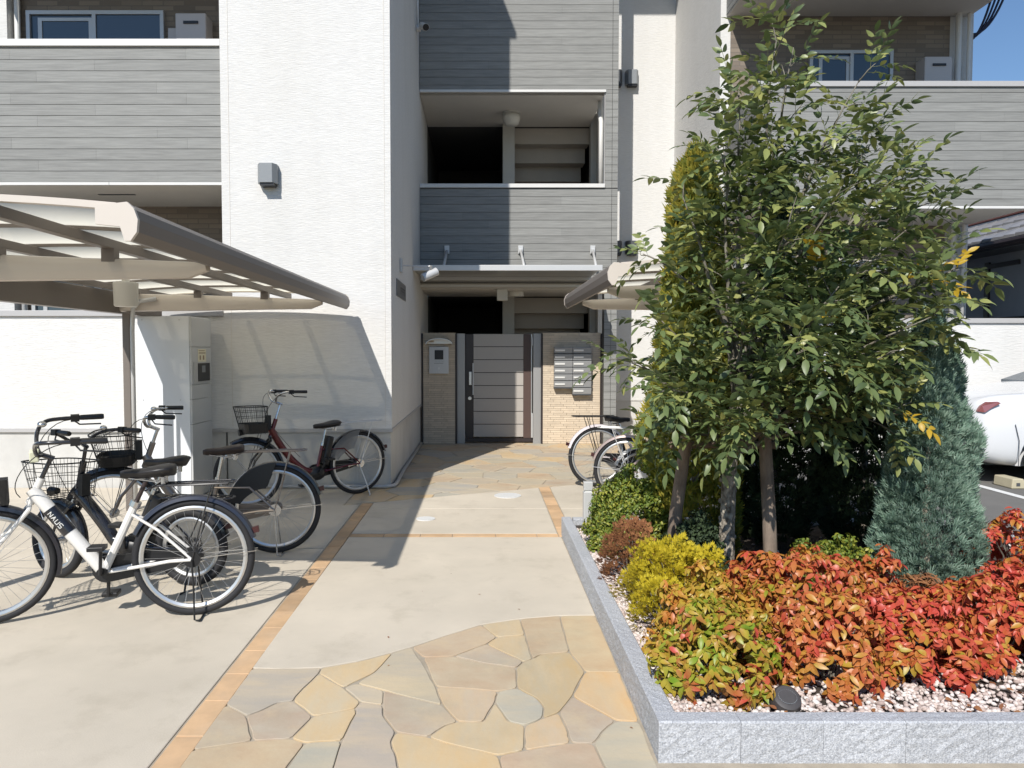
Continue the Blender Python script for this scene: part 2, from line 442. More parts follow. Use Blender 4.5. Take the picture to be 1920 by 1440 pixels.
def voronoi(seeds, x0, x1, y0, y1):
    res = []
    for i, s in enumerate(seeds):
        poly = [(x0, y0), (x1, y0), (x1, y1), (x0, y1)]
        for j, t in enumerate(seeds):
            if i == j or not poly: continue
            a, b = t[0] - s[0], t[1] - s[1]
            poly = clip(poly, a, b, (t[0] ** 2 + t[1] ** 2 - s[0] ** 2 - s[1] ** 2) / 2)
        if len(poly) > 2: res.append(poly)
    return res
STONES = [
 ((.5, .4, .28), [(-1.091,3.466),(-.762,3.472),(-.762,3.413),(-.811,3.182),(-.811,3.138),(-.876,3.123),(-.923,3.053),(-.971,3.007),(-1.092,3.104)]),
 ((.52, .44, .3), [(-.762,3.472),(-.605,3.544),(-.446,3.653),(-.503,3.425),(-.62,3.265),(-.762,3.413)]),
 ((.52, .44, .3), [(-.762,3.413),(-.62,3.265),(-.522,3.128),(-.535,3.071),(-.696,3.003),(-.811,3.138),(-.811,3.182)]),
 ((.58, .45, .3), [(-.62,3.265),(-.57,3.307),(-.436,3.238),(-.422,3.099),(-.522,3.128)]),
 ((.56, .44, .26), [(-.446,3.653),(-.359,3.72),(-.286,3.52),(-.21,3.275),(-.169,3.099),(-.38,3.203),(-.436,3.238),(-.57,3.307),(-.503,3.425)]),
 ((.42, .37, .3), [(-.436,3.238),(-.38,3.203),(-.169,3.099),(-.101,2.958),(-.149,2.928),(-.213,2.838),(-.342,2.874),(-.41,3.007),(-.422,3.099)]),
 ((.44, .41, .35), [(-.971,3.007),(-.923,3.053),(-.876,3.123),(-.811,3.138),(-.696,3.003),(-.742,2.826),(-.884,2.81)]),
 ((.44, .4, .31), [(-1.092,3.104),(-.971,3.007),(-.884,2.81),(-1.095,2.741)]),
 ((.52, .44, .3), [(-.696,3.003),(-.535,3.071),(-.523,3.03),(-.541,2.81),(-.679,2.794),(-.742,2.826)]),
 ((.46, .35, .28), [(-.522,3.128),(-.422,3.099),(-.41,3.007),(-.342,2.874),(-.353,2.798),(-.322,2.704),(-.291,2.566),(-.535,2.566),(-.541,2.81),(-.523,3.03),(-.535,3.071)]),
 ((.56, .44, .26), [(-1.095,2.741),(-.884,2.81),(-.742,2.826),(-.679,2.794),(-.713,2.566),(-1.102,2.566)]),
 ((.52, .44, .3), [(-.679,2.794),(-.541,2.81),(-.535,2.566),(-.713,2.566)]),
 ((.5, .4, .28), [(-.359,3.72),(-.183,3.883),(-.009,4.029),(.075,3.854),(.019,3.761),(-.144,3.607),(-.292,3.595)]),
 ((.52, .44, .3), [(-.292,3.595),(-.144,3.607),(.0,3.526),(.159,3.472),(.154,3.259),(.068,3.228),(-.21,3.275)]),
 ((.44, .41, .35), [(-.144,3.607),(.019,3.761),(.198,3.544),(.159,3.472),(.0,3.526)]),
 ((.47, .4, .28), [(.019,3.761),(.075,3.854),(.225,3.883),(.242,3.576),(.198,3.544)]),
 ((.44, .4, .31), [(-.009,4.029),(.209,4.118),(.225,3.883),(.075,3.854)]),
 ((.5, .41, .26), [(.209,4.118),(.438,4.169),(.435,3.868),(.433,3.659),(.284,3.627),(.242,3.576),(.225,3.883)]),
 ((.6, .46, .24), [(.438,4.169),(.639,4.177),(.64,3.425),(.479,3.43),(.433,3.659),(.435,3.868)]),
 ((.36, .31, .2), [(.242,3.576),(.284,3.627),(.433,3.659),(.479,3.43),(.389,3.182),(.316,3.034),(.244,2.985),(.258,3.076),(.233,3.162),(.154,3.259),(.159,3.472),(.198,3.544)]),
 ((.58, .38, .19), [(.479,3.43),(.64,3.425),(.634,2.958),(.541,2.967),(.389,3.182)]),
 ((.44, .41, .35), [(.389,3.182),(.541,2.967),(.474,2.886),(.424,2.79),(.337,2.794),(.335,2.891),(.316,3.034)]),
 ((.5, .45, .34), [(.068,3.228),(.154,3.259),(.233,3.162),(.258,3.076),(.244,2.985),(.169,2.928),(.104,2.958),(.052,3.123)]),
 ((.48, .38, .3), [(-.21,3.275),(.068,3.228),(.052,3.123),(.002,2.954),(-.101,2.958),(-.169,3.099)]),
 ((.52, .44, .3), [(.052,3.123),(.104,2.958),(.169,2.928),(.156,2.741),(.059,2.704),(-.145,2.794),(-.213,2.838),(-.149,2.928),(-.101,2.958),(.002,2.954)]),
 ((.52, .42, .32), [(.169,2.928),(.244,2.985),(.316,3.034),(.335,2.891),(.337,2.794),(.156,2.741)]),
 ((.56, .44, .26), [(-.342,2.874),(-.213,2.838),(-.145,2.794),(.059,2.704),(.075,2.566),(-.291,2.566),(-.322,2.704),(-.353,2.798)]),
 ((.55, .42, .3), [(.059,2.704),(.156,2.741),(.337,2.794),(.424,2.79),(.45,2.566),(.075,2.566)]),
 ((.52, .44, .3), [(.541,2.967),(.634,2.958),(.629,2.566),(.45,2.566),(.424,2.79),(.474,2.886)]),
]
CURVE = [(-1.091, 3.466), (-0.941, 3.454), (-0.762, 3.472), (-0.605, 3.544), (-0.446, 3.653), (-0.359, 3.72), (-0.183, 3.883), (-0.009, 4.029), (0.209, 4.118), (0.438, 4.169), (0.639, 4.177)]
FARC = [(-1.329, 7.241), (-0.918, 7.37), (-0.571, 7.558), (-0.152, 7.815), (0.204, 8.122), (0.506, 8.284), (1.144, 8.419)]
# ---------------------------------------------------------------- ground, path, parking
g = MB().quad((-150, -150, -.03), (150, -150, -.03), (150, 150, -.03), (-150, 150, -.03)).build('ground', 'asphalt')
meta(g, 'grey asphalt ground around the apartment building', kind='structure')
pk = MB().prism([(3.0, 6.06), (3.95, 6.06), (3.95, 2.0), (12, 2.0), (12, 9.9), (3.0, 9.9)][::1], -.02, -.002).build('parking_lot', 'asphalt')
meta(pk, 'worn grey asphalt parking area on the right', kind='structure')
ln = MB().add([(5.1, 8.10, .002), (5.1, 8.20, .002), (10, 5.3, .002), (10, 5.2, .002)], [(0, 3, 2, 1)])
ln = MB().add([(5.62, 8.42, .0025), (5.52, 8.36, .0025), (5.52, 4.2, .0025), (5.62, 4.2, .0025)], [(0, 1, 2, 3)]).build('parking_line', 'paint', pk)
path = MB().box(-7.5, 3.0, -1.5, 13.5, -.03, .002).build('entrance_path', 'joint')
meta(path, 'entrance path of crazy paving, concrete slabs and orange tile strips', kind='structure')
def slab(pts, name='concrete_slab', m='concrete', z=.008, ins=.004):
    return MB().prism(ccw(pts), -.02, z, inset=ins).build(name, m, path)
slab([(-7.5, -1.5), (-1.205, -1.5), (-1.205, 2.2), (-7.5, 2.2)])
slab([(-7.5, 2.205), (-1.205, 2.205), (-1.205, 5.612), (-7.5, 5.612)])
slab([(-7.5, 5.624), (-1.205, 5.624), (-1.205, 7.26), (-1.36, 7.22), (-1.36, 8.16), (-7.5, 8.16)])
slab([(x, y + .006) for x, y in CURVE] + [(.634, 5.968), (-1.078, 5.968)])
slab([(-1.078, 6.088), (.612, 6.088), (.612, 7.06), (-1.078, 7.06)])
slab([(-1.078, 7.068), (.612, 7.068), (.612, 8.155), (-1.078, 7.352)])
slab([(.748, 6.05), (2.995, 6.05), (2.995, 7.06), (.748, 7.06)])
slab([(.748, 7.068), (2.995, 7.068), (2.995, 9.27), (.748, 8.215)])
# orange tile strips
def strip(axis, fixed0, fixed1, a0, a1, stp, seed):
    r = random.Random(seed); a = a0
    while a < a1 - .03:
        b = min(a1, a + stp * r.uniform(.85, 1.2))
        if a1 - b < .1: b = a1
        p = [(fixed0, a), (fixed1, a), (fixed1, b - .005), (fixed0, b - .005)] if axis == 'y' else [(a, fixed0), (b - .005, fixed0), (b - .005, fixed1), (a, fixed1)]
        o = MB().prism(ccw(p), -.02, .008 + r.uniform(-.001, .001), inset=.003).build('border_tile', 'tile', path)
        a = b
strip('y', -1.192, -1.086, -1.4, 7.32, .27, 3)
strip('x', 5.975, 6.08, -1.08, .62, .30, 4)
strip('y', .622, .738, 6.0, 8.24, .30, 5)
# crazy paving: traced stones near the camera, generated ones further off
_sm = {}
def stone_mat(c, k):
    key = (c, k)
    if key not in _sm:
        c = tuple((x * .45 + y_ * .55) * 1.0 for x, y_ in zip(c, (.55, .47, .34)))
        c2 = tuple(min(1, x * f) for x, f in zip(c, [(.76, .82, .98), (1.12, .92, .66), (.86, .72, .66), (.76, .84, .96)][k]))
        _sm[key] = mat('sandstone', c, .78, col2=c2, vscale=1.5, detail=7, nscale=[(1, 4, 1), (4, 1.2, 1), (2, 2.5, 1), (1.2, 3, 1)][k],
                       bump=.3, bscale=(45, 45, 45), bdist=.003, stain=.5, stcol=(.37, .33, .24), stscale=2.2, st2=(.55, (.60, .47, .29), 2.0, .5, .72, [(1, 3, 1), (3.5, 1, 1), (2, 2, 1), (1, 4, 1)][k]))
    return _sm[key]
def stone(poly, c, gap=.0036, z=.008):
    poly = ccw(poly)
    q = inset_poly(poly, gap)
    # soften corners and roughen the edges a little
    pts = []
    n = len(q)
    for i in range(n):
        a, b, c_ = Vector(q[i - 1]), Vector(q[i]), Vector(q[(i + 1) % n])
        r = min(.022, (a - b).length * .25, (c_ - b).length * .25)
        pts.append(tuple(b + (a - b).normalized() * r)); pts.append(tuple(b * .5 + (b + (a - b).normalized() * r) * .25 + (b + (c_ - b).normalized() * r) * .25)); pts.append(tuple(b + (c_ - b).normalized() * r))
        L = (c_ - b).length
        k = int(L / .09)
        nrm = Vector(((c_ - b).y, -(c_ - b).x)).normalized()
        for t in range(1, k + 1):
            f = t / (k + 1)
            if r / L < f < 1 - r / L: pts.append(tuple(b.lerp(c_, f) + nrm * rnd.uniform(-.0035, .0025)))
    return MB().prism(pts, -.02, z + rnd.uniform(-.0012, .0012), inset=.0025).build('paving_stone', stone_mat(c, rnd.randrange(4)), path)
for c, p in STONES: stone(p, c)
cols = [(.46, .39, .28), (.49, .39, .25), (.42, .37, .29), (.50, .38, .24), (.44, .35, .26), (.41, .38, .31), (.52, .43, .30)]
r2 = random.Random(12)
def scatter(x0, x1, y0, y1, d, r):
    out = []
    for _ in range(4000):
        p = (r.uniform(x0, x1), r.uniform(y0, y1))
        if all((p[0] - q[0]) ** 2 + (p[1] - q[1]) ** 2 > d * d for q in out): out.append(p)
    return out
for poly in voronoi(scatter(-1.35, 2.99, 7.0, 13.4, .34, r2), -1.35, 2.99, 7.2, 13.48):
    q = clip(poly, .477, -1, -7.24 - .477 * 1.33 + 0)
    if len(q) > 2 and abs(sum(q[i - 1][0] * q[i][1] - q[i][0] * q[i - 1][1] for i in range(len(q)))) > .02:
        cx = sum(v[0] for v in q) / len(q); cy = sum(v[1] for v in q) / len(q)
        if cx < -.97 and cy > 8.2: continue
        stone(q, r2.choice(cols), gap=.005)
for poly in voronoi(scatter(-1.08, .63, .4, 2.56, .34, r2), -1.08, .63, .4, 2.56):
    if len(poly) > 2: stone(poly, r2.choice(cols))
def disc(name, label, x, y, r):
    o = MB().tube([(x, y, .003), (x, y, .0135)], r, n=36).build(name, 'manhole')
    meta(o, label, 'manhole cover')
disc('manhole_cover', 'bright white round inspection cover in the path near the tiled strip', .26, 7.70, .14)
disc('manhole_cover', 'faint pale round inspection cover in the path near the building shadow', -.51, 6.62, .085)

# ---------------------------------------------------------------- the apartment building
B = thing('apartment_building', 'white and grey sided apartment building with balconies and a recessed entrance', 'building', (0, 8.15, 0))
def bpart(name, m, *boxes, parent=B, bevel=0):
    mb = MB()
    for b in boxes: mb.box(*b)
    return mb.build(name, m, parent, bevel=bevel)
bpart('tower_wall', 'white', (-2.82, -.995, 8.15, 13.6, .66, 10.05))
bpart('plinth', 'found', (-2.80, -1.012, 8.172, 13.6, -.02, .622))
bpart('drip_trim', 'greycap', (-2.825, -.988, 8.14, 13.6, .622, .66))
bpart('roof', 'greycap', (-2.9, -.92, 8.08, 10.4, 10.052, 10.14), (-3.2, 7.1, 10.37, 16.5, 10.05, 10.2))
for x in (-1.062, -2.735): bpart('panel_joint', 'soffit', (x - .003, x + .003, 8.147, 8.152, .68, 8))
def boards(parent, z0, z1, rowh, spans, yf, seed, axis='x', zbase=None):
    r = random.Random(seed)
    k = 0
    z = z0 if zbase is None else z0 - ((z0 - zbase) % rowh)
    while z < z1 - .004:
        a, b = max(z, z0), min(z + rowh, z1)
        if b - a > .012:
            for s0, s1, L in spans:
                x = s0
                first = True
                while x < s1 - .001:
                    if L:
                        e = x + (L * [.28, .6, .93, .45][k % 4] if first else L)
                        if s1 - e < .25: e = s1
                        e = min(e, s1)
                    else: e = s1
                    first = False
                    if axis == 'x': piece('siding_board', 'board', parent, x + .0006, e - .0006, yf, yf + .014, a + .0028, b - .0028)
                    else: piece('siding_board', 'board', parent, yf, yf + .014, x + .0015, e - .0015, a + .003, b - .003)
                    x = e
        k += 1; z += rowh
# left balcony, second floor and the one above
bal = bpart('balcony', 'backing', (-5.95, -2.822, 8.194, 8.30, 3.34, 4.783))
boards(bal, 3.34, 4.783, .1186, [(-5.95, -2.822, 1.9)], 8.18, 1, zbase=3.34)
bpart('coping', 'cap', (-5.95, -2.822, 8.155, 8.34, 4.783, 4.856), parent=bal, bevel=.004)
bpart('bottom_trim', 'cap', (-5.95, -4.05, 8.172, 8.2, 3.308, 3.338), (-4.045, -2.822, 8.172, 8.2, 3.308, 3.338), parent=bal)
bpart('balcony_floor', 'soffit', (-5.95, -2.822, 8.2, 9.4, 3.312, 3.46), parent=bal)
bpart('soffit_vent', 'darkmetal', (-4.42, -4.0, 8.66, 8.70, 3.306, 3.312), parent=bal)
bal3 = bpart('balcony', 'board', (-5.95, -2.822, 8.19, 8.30, 6.2, 7.7))
bpart('balcony_floor', 'soffit', (-5.95, -2.822, 8.3, 9.4, 6.2, 6.36), parent=bal3)
bpart('back_wall', 'brown_tile', (-5.95, -2.822, 9.4, 9.6, 0, 10.05))
bpart('end_wall', 'white', (-6.5, -5.78, 9.25, 14, 0, 10.05))
MB().tube([(-5.70, 9.33, 0), (-5.70, 9.33, 10)], .035).build('downpipe', 'cap', B, smooth=True)
def window(x0, x1, yb, z0, z1, mull, shade='glass'):
    f = MB(); t = .045
    f.box(x0, x1, yb - .05, yb, z1 - t, z1).box(x0, x1, yb - .05, yb, z0, z0 + t)
    f.box(x0, x0 + t, yb - .05, yb, z0 + t, z1 - t).box(x1 - t, x1, yb - .05, yb, z0 + t, z1 - t)
    fr = f.build('window', 'sash', B)
    xm = mull
    s1 = MB(); s1.box(x0 + t + .09, xm, yb - .03, yb - .005, z1 - .12, z1 - .08).box(x0 + t + .09, x0 + t + .14, yb - .03, yb - .005, z0 + t, z1 - .12).box(xm - .05, xm, yb - .03, yb - .005, z0 + t, z1 - .12)
    s1.build('sash', 'sash', fr)
    bpart('pane', shade, (x0 + t, xm, yb - .018, yb - .012, z0 + t, z1 - t), parent=fr)
    s2 = MB().box(xm - .002, xm + .045, yb - .048, yb - .032, z0 + t, z1 - t)
    s2.build('sash', 'sash', fr)
    bpart('pane', shade, (xm + .045, x1 - t, yb - .030, yb - .024, z0 + t, z1 - t), parent=fr)
    return fr
window(-5.61, -3.92, 9.4, 3.48, 5.69, -4.80)
window(-5.63, -4.0, 9.4, .1, 2.6, -4.8)
# centre: stair hall behind grey boards
ROW = .1235
hall = bpart('hall_screen', 'backing', (-.99, 2.13, 11.912, 12.04, 2.60, 4.085), (-.99, 2.13, 11.912, 12.04, 5.61, 7.15), (-.99, 2.13, 11.912, 12.04, 8.6, 10.05),
             (1.93, 2.13, 11.912, 12.10, -.02, 2.595), (1.93, 2.13, 11.912, 11.94, 4.09, 5.605), (1.93, 2.13, 11.912, 11.94, 7.155, 8.595))
boards(hall, 2.60, 4.085, ROW, [(-.99, 2.035, 2.4), (2.04, 2.13, 0)], 11.898, 2, zbase=0)
boards(hall, 5.61, 7.15, ROW, [(-.99, 2.035, 2.4), (2.04, 2.13, 0)], 11.898, 3, zbase=0)
boards(hall, 0, 2.60, ROW, [(1.93, 2.035, 0), (2.04, 2.13, 0)], 11.898, 4, zbase=0)
boards(hall, 4.085, 5.61, ROW, [(1.93, 2.035, 0), (2.04, 2.13, 0)], 11.898, 4, zbase=0)
bpart('coping', 'cap', (-.99, 1.925, 11.87, 12.09, 4.086, 4.148), parent=hall, bevel=.004)
bpart('opening_trim', 'cap', (-.99, 1.935, 11.885, 11.93, 5.572, 5.609), parent=hall)
bpart('opening_trim', 'cap', (-.99, 1.935, 11.885, 11.93, 2.53, 2.565), parent=hall)
bpart('jamb', 'greycap', (1.918, 1.93, 11.92, 11.94, 4.15, 5.57), parent=hall)
for za, zb in ((2.512, 2.78), (5.57, 5.78), (8.55, 8.7)): bpart('hall_floor', 'soffit', (-.99, 1.93, 12.042, 13.7, za, zb))
bpart('column', 'post', (.361, .571, 13.5, 13.7, 0, 2.512)); bpart('column', 'post', (.361, .571, 13.5, 13.7, 2.79, 5.568))
bpart('column', 'post', (1.93, 2.03, 13.5, 13.7, 0, 8.5))
MB().tube([(1.90, 12.15, 4.15), (1.90, 12.15, 5.2), (1.905, 12.3, 5.35), (1.905, 12.3, 5.56)], .038).build('downpipe', 'cap', B, smooth=True)
# rooms behind
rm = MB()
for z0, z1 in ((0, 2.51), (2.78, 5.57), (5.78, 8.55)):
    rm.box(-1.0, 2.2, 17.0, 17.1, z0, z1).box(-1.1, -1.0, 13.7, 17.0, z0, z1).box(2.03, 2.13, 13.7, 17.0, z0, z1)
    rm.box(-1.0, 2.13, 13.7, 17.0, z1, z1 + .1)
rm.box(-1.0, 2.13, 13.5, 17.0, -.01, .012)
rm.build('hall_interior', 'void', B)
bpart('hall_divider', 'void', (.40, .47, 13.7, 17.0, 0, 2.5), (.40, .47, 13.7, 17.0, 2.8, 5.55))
for zt, zb in ((5.55, 2.8), (2.49, 0)):
    st = MB()
    for k in range(9):
        z = zt - .27 * k
        if z - .27 < zb: break
        st.box(.58, 1.93 - .035 * k, 13.72 + .30 * k, 14.03 + .30 * k, z - .28, z)
    st.build('staircase', 'stair', B)
# recessed wall at the right of the hall, with vents
bpart('side_wall', 'white', (2.03, 3.345, 13.2, 13.49, .64, 10.05))
bpart('plinth', 'found', (2.14, 3.345, 13.215, 13.4, -.02, .638))
def vent(x0, x1, yw, z0, z1, m, d=.13):
    w_ = x1 - x0
    pf = [(0, 0), (w_, 0), (w_, d * .55), (w_ - .035, d), (.035, d), (0, d * .55)]
    mb = MB()
    pts = [(x0 + a, yw - b) for a, b in pf]
    mb.add([(x, y, z0) for x, y in pts] + [(x, y, z1) for x, y in pts],
           [tuple(range(6)), tuple(range(6, 12))[::-1]] + [(i, 6 + i, 6 + (i + 1) % 6, (i + 1) % 6) for i in range(6)])
    v = mb.build('vent_hood', m, B, bevel=.004)
    bpart('vent_grille', 'black', (x0 + .035, x1 - .02, yw - d + .015, yw - .01, z0 - .03, z0 - .001), parent=v)
    return v
vent(-2.405, -2.20, 8.15, 3.30, 3.507, 'greymetal', .14)
vent(2.475, 2.69, 13.2, 6.12, 6.363, 'greymetal'); vent(2.19, 2.415, 13.2, 6.12, 6.363, 'darkmetal')
vent(2.50, 2.705, 13.2, 3.215, 3.436, 'darkmetal'); vent(2.22, 2.43, 13.2, 3.215, 3.436, 'darkmetal')
# right wing
bpart('wing_wall', 'white', (3.345, 6.90, 10.70, 14, -.02, 10.05))
bpart('brick_cladding', 'brown_tile', (3.485, 6.56, 10.684, 10.699, .02, 10))
for x, rr in ((6.63, .04), (6.78, .03)):
    MB().tube([(x, 10.60, 0), (x, 10.60, 10)], rr).build('downpipe', 'cap', B, smooth=True)
def rbal(z0, z1, cap, uns, seed, nb=True):
    b = bpart('balcony', 'backing', (3.43, 6.83, 9.394, 9.50, z0 + .035, z1), (3.434, 3.53, 9.50, 10.68, z0 + .035, z1), (6.72, 6.82, 9.50, 10.68, z0 + .035, z1))
    if nb:
        boards(b, z0 + .035, z1, .1186, [(3.42, 6.83, 1.9)], 9.38, seed, zbase=z0)
        boards(b, z0 + .035, z1, .1186, [(9.395, 10.69, 0)], 3.42, seed, axis='y', zbase=z0)
    bpart('coping', 'greycap', (3.40, 6.85, 9.355, 9.53, cap, cap + .066), (3.40, 3.56, 9.531, 10.69, cap, cap + .066), parent=b, bevel=.004)
    bpart('bottom_trim', 'cap', (3.42, 6.83, 9.372, 9.40, z0, z0 + .032), parent=b)
    bpart('balcony_floor', 'soffit', (3.43, 6.83, 9.40, 10.69, uns, uns + .14), parent=b)
rbal(3.284, 4.774, 4.774, 3.29, 5)
rbal(6.19, 7.7, 7.7, 6.205, 6)
bpart('ceiling_recess', 'darkmetal', (4.55, 5.1, 9.75, 9.95, 6.198, 6.204))
window(4.58, 5.75, 10.684, 3.5, 5.72, 5.15)
window(3.9, 5.6, 10.684, .1, 2.6, 4.8)
sh = MB()
for k in range(9): sh.box(4.75, 5.5, 10.61, 10.625, 2.0 + .075 * k, 2.06 + .075 * k)
sh.build('shutter', 'sash', B)

def heater(x0, x1, yb, z0, z1, lab):
    t = thing('water_heater', lab, 'water heater', ((x0 + x1) / 2, yb, z0))
    bd = MB().box(x0, x1, yb - .24, yb - .003, z0, z1).build('casing', 'heater', t, bevel=.015)
    MB().box(x0 + .1 * (x1 - x0) / .36, x0 + .27 * (x1 - x0) / .36, yb - .256, yb - .2405, z1 - .13, z1 - .10).build('exhaust_slot', 'black', t)
    MB().tube([(x0 + .1, yb - .1, z0 - .5), (x0 + .1, yb - .1, z0 - .002)], .018).build('pipe', 'sash', t)
heater(-3.70, -3.33, 9.4, 4.95, 5.575, 'beige gas water heater on the left balcony wall beside the window')
heater(6.08, 6.46, 10.684, 4.95, 5.56, 'beige gas water heater on the right balcony wall near the white downpipes')
t = MB().box(-3.86, -3.745, 9.33, 9.395, 4.9, 5.47).build('pipe_cover', 'heater', None, bevel=.008)
meta(t, 'small pale pipe cover box between the left balcony window and water heater', 'cover box')

# low walls in front of the ground floor
t = thing('boundary_wall', 'low white sided wall with grey coping left of the tower under the balcony', 'wall', (-5.4, 8.2, 0))
MB().box(-8, -2.822, 8.16, 8.30, .66, 1.888).build('wall_face', 'white', t)
MB().box(-8, -2.822, 8.13, 8.34, 1.889, 1.952).build('coping', 'greycap', t, bevel=.004)
MB().box(-8, -2.822, 8.15, 8.31, .622, .659).build('drip_trim', 'greycap', t)
MB().box(-8, -2.822, 8.18, 8.30, -.02, .621).build('plinth', 'found', t)
t = thing('boundary_wall', 'low white sided wall with grey coping behind the parked white car', 'wall', (7, 9.95, 0))
MB().box(3.36, 12, 9.9, 10.04, .58, 1.88).build('wall_face', 'white', t)
MB().box(3.36, 12, 9.87, 10.08, 1.881, 1.945).build('coping', 'greycap', t, bevel=.004)
MB().box(3.36, 12, 9.89, 10.05, .53, .579).build('drip_trim', 'greycap', t)
MB().box(3.36, 12, 9.915, 10.04, -.02, .529).build('plinth', 'found', t)

# ---------------------------------------------------------------- entrance: awning, gate, walls, lamps
t = thing('entrance_awning', 'thin flat silver awning over the entrance gate hung from three stay rods', 'awning', (.35, 11.3, 2.69))
MB().box(-.985, 1.70, 10.72, 11.885, 2.685, 2.725).build('canopy_sheet', 'alu', t)
MB().box(-.988, 1.703, 10.66, 10.719, 2.655, 2.735).build('front_rail', 'silver', t, bevel=.005)
MB().box(-.986, 1.701, 11.82, 11.895, 2.63, 2.684).build('wall_rail', 'silver', t, bevel=.005)
for x, dx in ((-.566, -.02), (.60, .03), (1.74, .08)):
    s = MB().tube([(x, 11.86, 3.10), (x + dx * .4 if x < 1 else x - .07, 11.05, 2.75)], .021).build('stay_rod', 'silver', t, smooth=True)
    MB().box(x - .04, x + .04, 11.87, 11.896, 3.05, 3.18).box(x - .03, x + .03, 11.83, 11.87, 3.06, 3.13).build('bracket', 'silver', s, bevel=.004)
    q = x + dx * .4 if x < 1 else x - .07
    MB().box(q - .045, q + .045, 11.0, 11.08, 2.7255, 2.77).build('foot', 'alu', s)

def brickwall(lab, x0, x1, loc, dark=()):
    t = thing('gate_wall', lab, 'wall', loc)
    MB().box(x0, x1, 12.112, 12.30, -.01, 1.79).build('core', 'brickjoint', t)
    MB().box(x0 - .004, x1 + .004, 12.095, 12.31, 1.791, 1.81).build('coping', 'brick', t)
    r = random.Random(int(x0 * 10) + 50)
    k = 0; z = .01
    while z < 1.78:
        x = x0; first = True
        while x < x1 - .01:
            e = x + (.21 * [.4, .85, .6][k % 3] if first else .21)
            if x1 - e < .05: e = x1
            e = min(e, x1); first = False
            piece('brick', 'brick', t, x + .002, e - .002, 12.098 - r.uniform(0, .004), 12.115, z + .002, z + .034)
            x = e
        z += .0357; k += 1
    for d0, d1 in dark: MB().box(d0, d1, 12.09, 12.31, 0, 1.80).build('edge_trim', 'darkframe', t)
    return t
brickwall('narrow slim-brick wall carrying the intercom, left of the gate', -.965, -.445, (-.7, 12.2, 0), ((-.99, -.966), (-.444, -.415)))
brickwall('wide slim-brick wall carrying the mailboxes, right of the gate', .975, 1.905, (1.44, 12.2, 0), ((.95, .974), (1.906, 1.928)))
t = thing('entrance_gate', 'warm grey entrance gate of eight wide boards with silver handle', 'gate', (.27, 12.25, 0))
MB().box(-.414, -.288, 12.13, 12.29, 0, 1.80).build('post', 'gate_post', t, bevel=.004)
MB().box(.822, .949, 12.13, 12.29, 0, 1.80).build('post', 'gate_post', t, bevel=.004)
MB().box(-.283, -.152, 12.20, 12.25, .09, 1.79).build('lock_stile', 'darkframe', t, bevel=.003)
MB().box(.668, .79, 12.20, 12.25, .09, 1.79).build('hinge_stile', 'gate_brown', t, bevel=.003)
MB().box(.79, .806, 12.195, 12.245, .10, 1.79).build('edge_strip', 'alu', t)
MB().box(-.15, .666, 12.225, 12.24, .10, 1.78).build('backing', 'darkframe', t)
MB().box(-.286, .82, 12.19, 12.26, .03, .088).build('bottom_gap_shade', 'darkframe', t)  # dark bar filling the open gap below the gate, standing in for its shade
for k in range(8):
    zt = 1.792 - .2115 * k
    piece('gate_board', 'gate_panel', t, -.149, .665, 12.205, 12.224, zt - .2, zt)
MB().box(-.166, -.145, 12.155, 12.178, .80, 1.32).box(-.166, -.145, 12.178, 12.2, .85, .88).box(-.166, -.145, 12.178, 12.2, 1.24, 1.27).build('pull_bar', 'silver', t, bevel=.004)
MB().box(-.225, -.18, 12.15, 12.199, .96, 1.18).build('handle', 'alu', t, bevel=.006)
MB().tube([(-.21, 12.199, .745), (-.21, 12.16, .745)], .028, n=16).build('lock_cylinder', 'alu', t, smooth='auto')
for z0, z1 in ((1.60, 1.74), (.10, .50)): MB().box(.795, .818, 12.15, 12.19, z0, z1).build('hinge', 'silver', t, bevel=.003)

t = thing('intercom_panel', 'silver intercom panel with black screen under a curved hood', 'intercom', (-.71, 12.09, 1.37))
MB().box(-.865, -.548, 12.06, 12.092, 1.15, 1.585).build('plate', 'silver', t, bevel=.005)
MB().box(-.775, -.635, 12.052, 12.0595, 1.38, 1.53).build('screen', 'black', t)
for k in range(3): MB().box(-.765 + .05 * k, -.735 + .05 * k, 12.054, 12.0597, 1.335, 1.355).build('button', 'sash', t)
MB().box(-.785, -.635, 12.055, 12.0598, 1.315, 1.319).build('button_line', 'black', t)
MB().tube([(-.706, 12.0597, 1.235), (-.706, 12.05, 1.235)], .019, n=14).build('key_cylinder', 'alu', t)
h = MB()
pr = []
for k in range(13):
    a = pi * k / 12; pr.append((-.70 + .215 * cos(a), 1.625 + .095 * sin(a)))
vs = [(x, 11.93, z) for x, z in pr] + [(x, 12.095, z + .01) for x, z in pr] + [(x * .985 - .0105, 11.93, z - .012) for x, z in pr] + [(x * .985 - .0105, 12.095, z - .004) for x, z in pr]
fs = [(i, i + 1, 14 + i, 13 + i) for i in range(12)] + [(26 + i, 39 + i, 40 + i, 27 + i) for i in range(12)] + [(i, 26 + i, 27 + i, i + 1) for i in range(12)] + [tuple(range(13, 26))]
MB().add(vs, fs).build('rain_hood', 'alu', t, smooth='auto')
t = thing('mailbox_unit', 'bank of thirteen grey mailboxes in two columns on the brick wall', 'mailbox', (1.45, 12.09, .8))
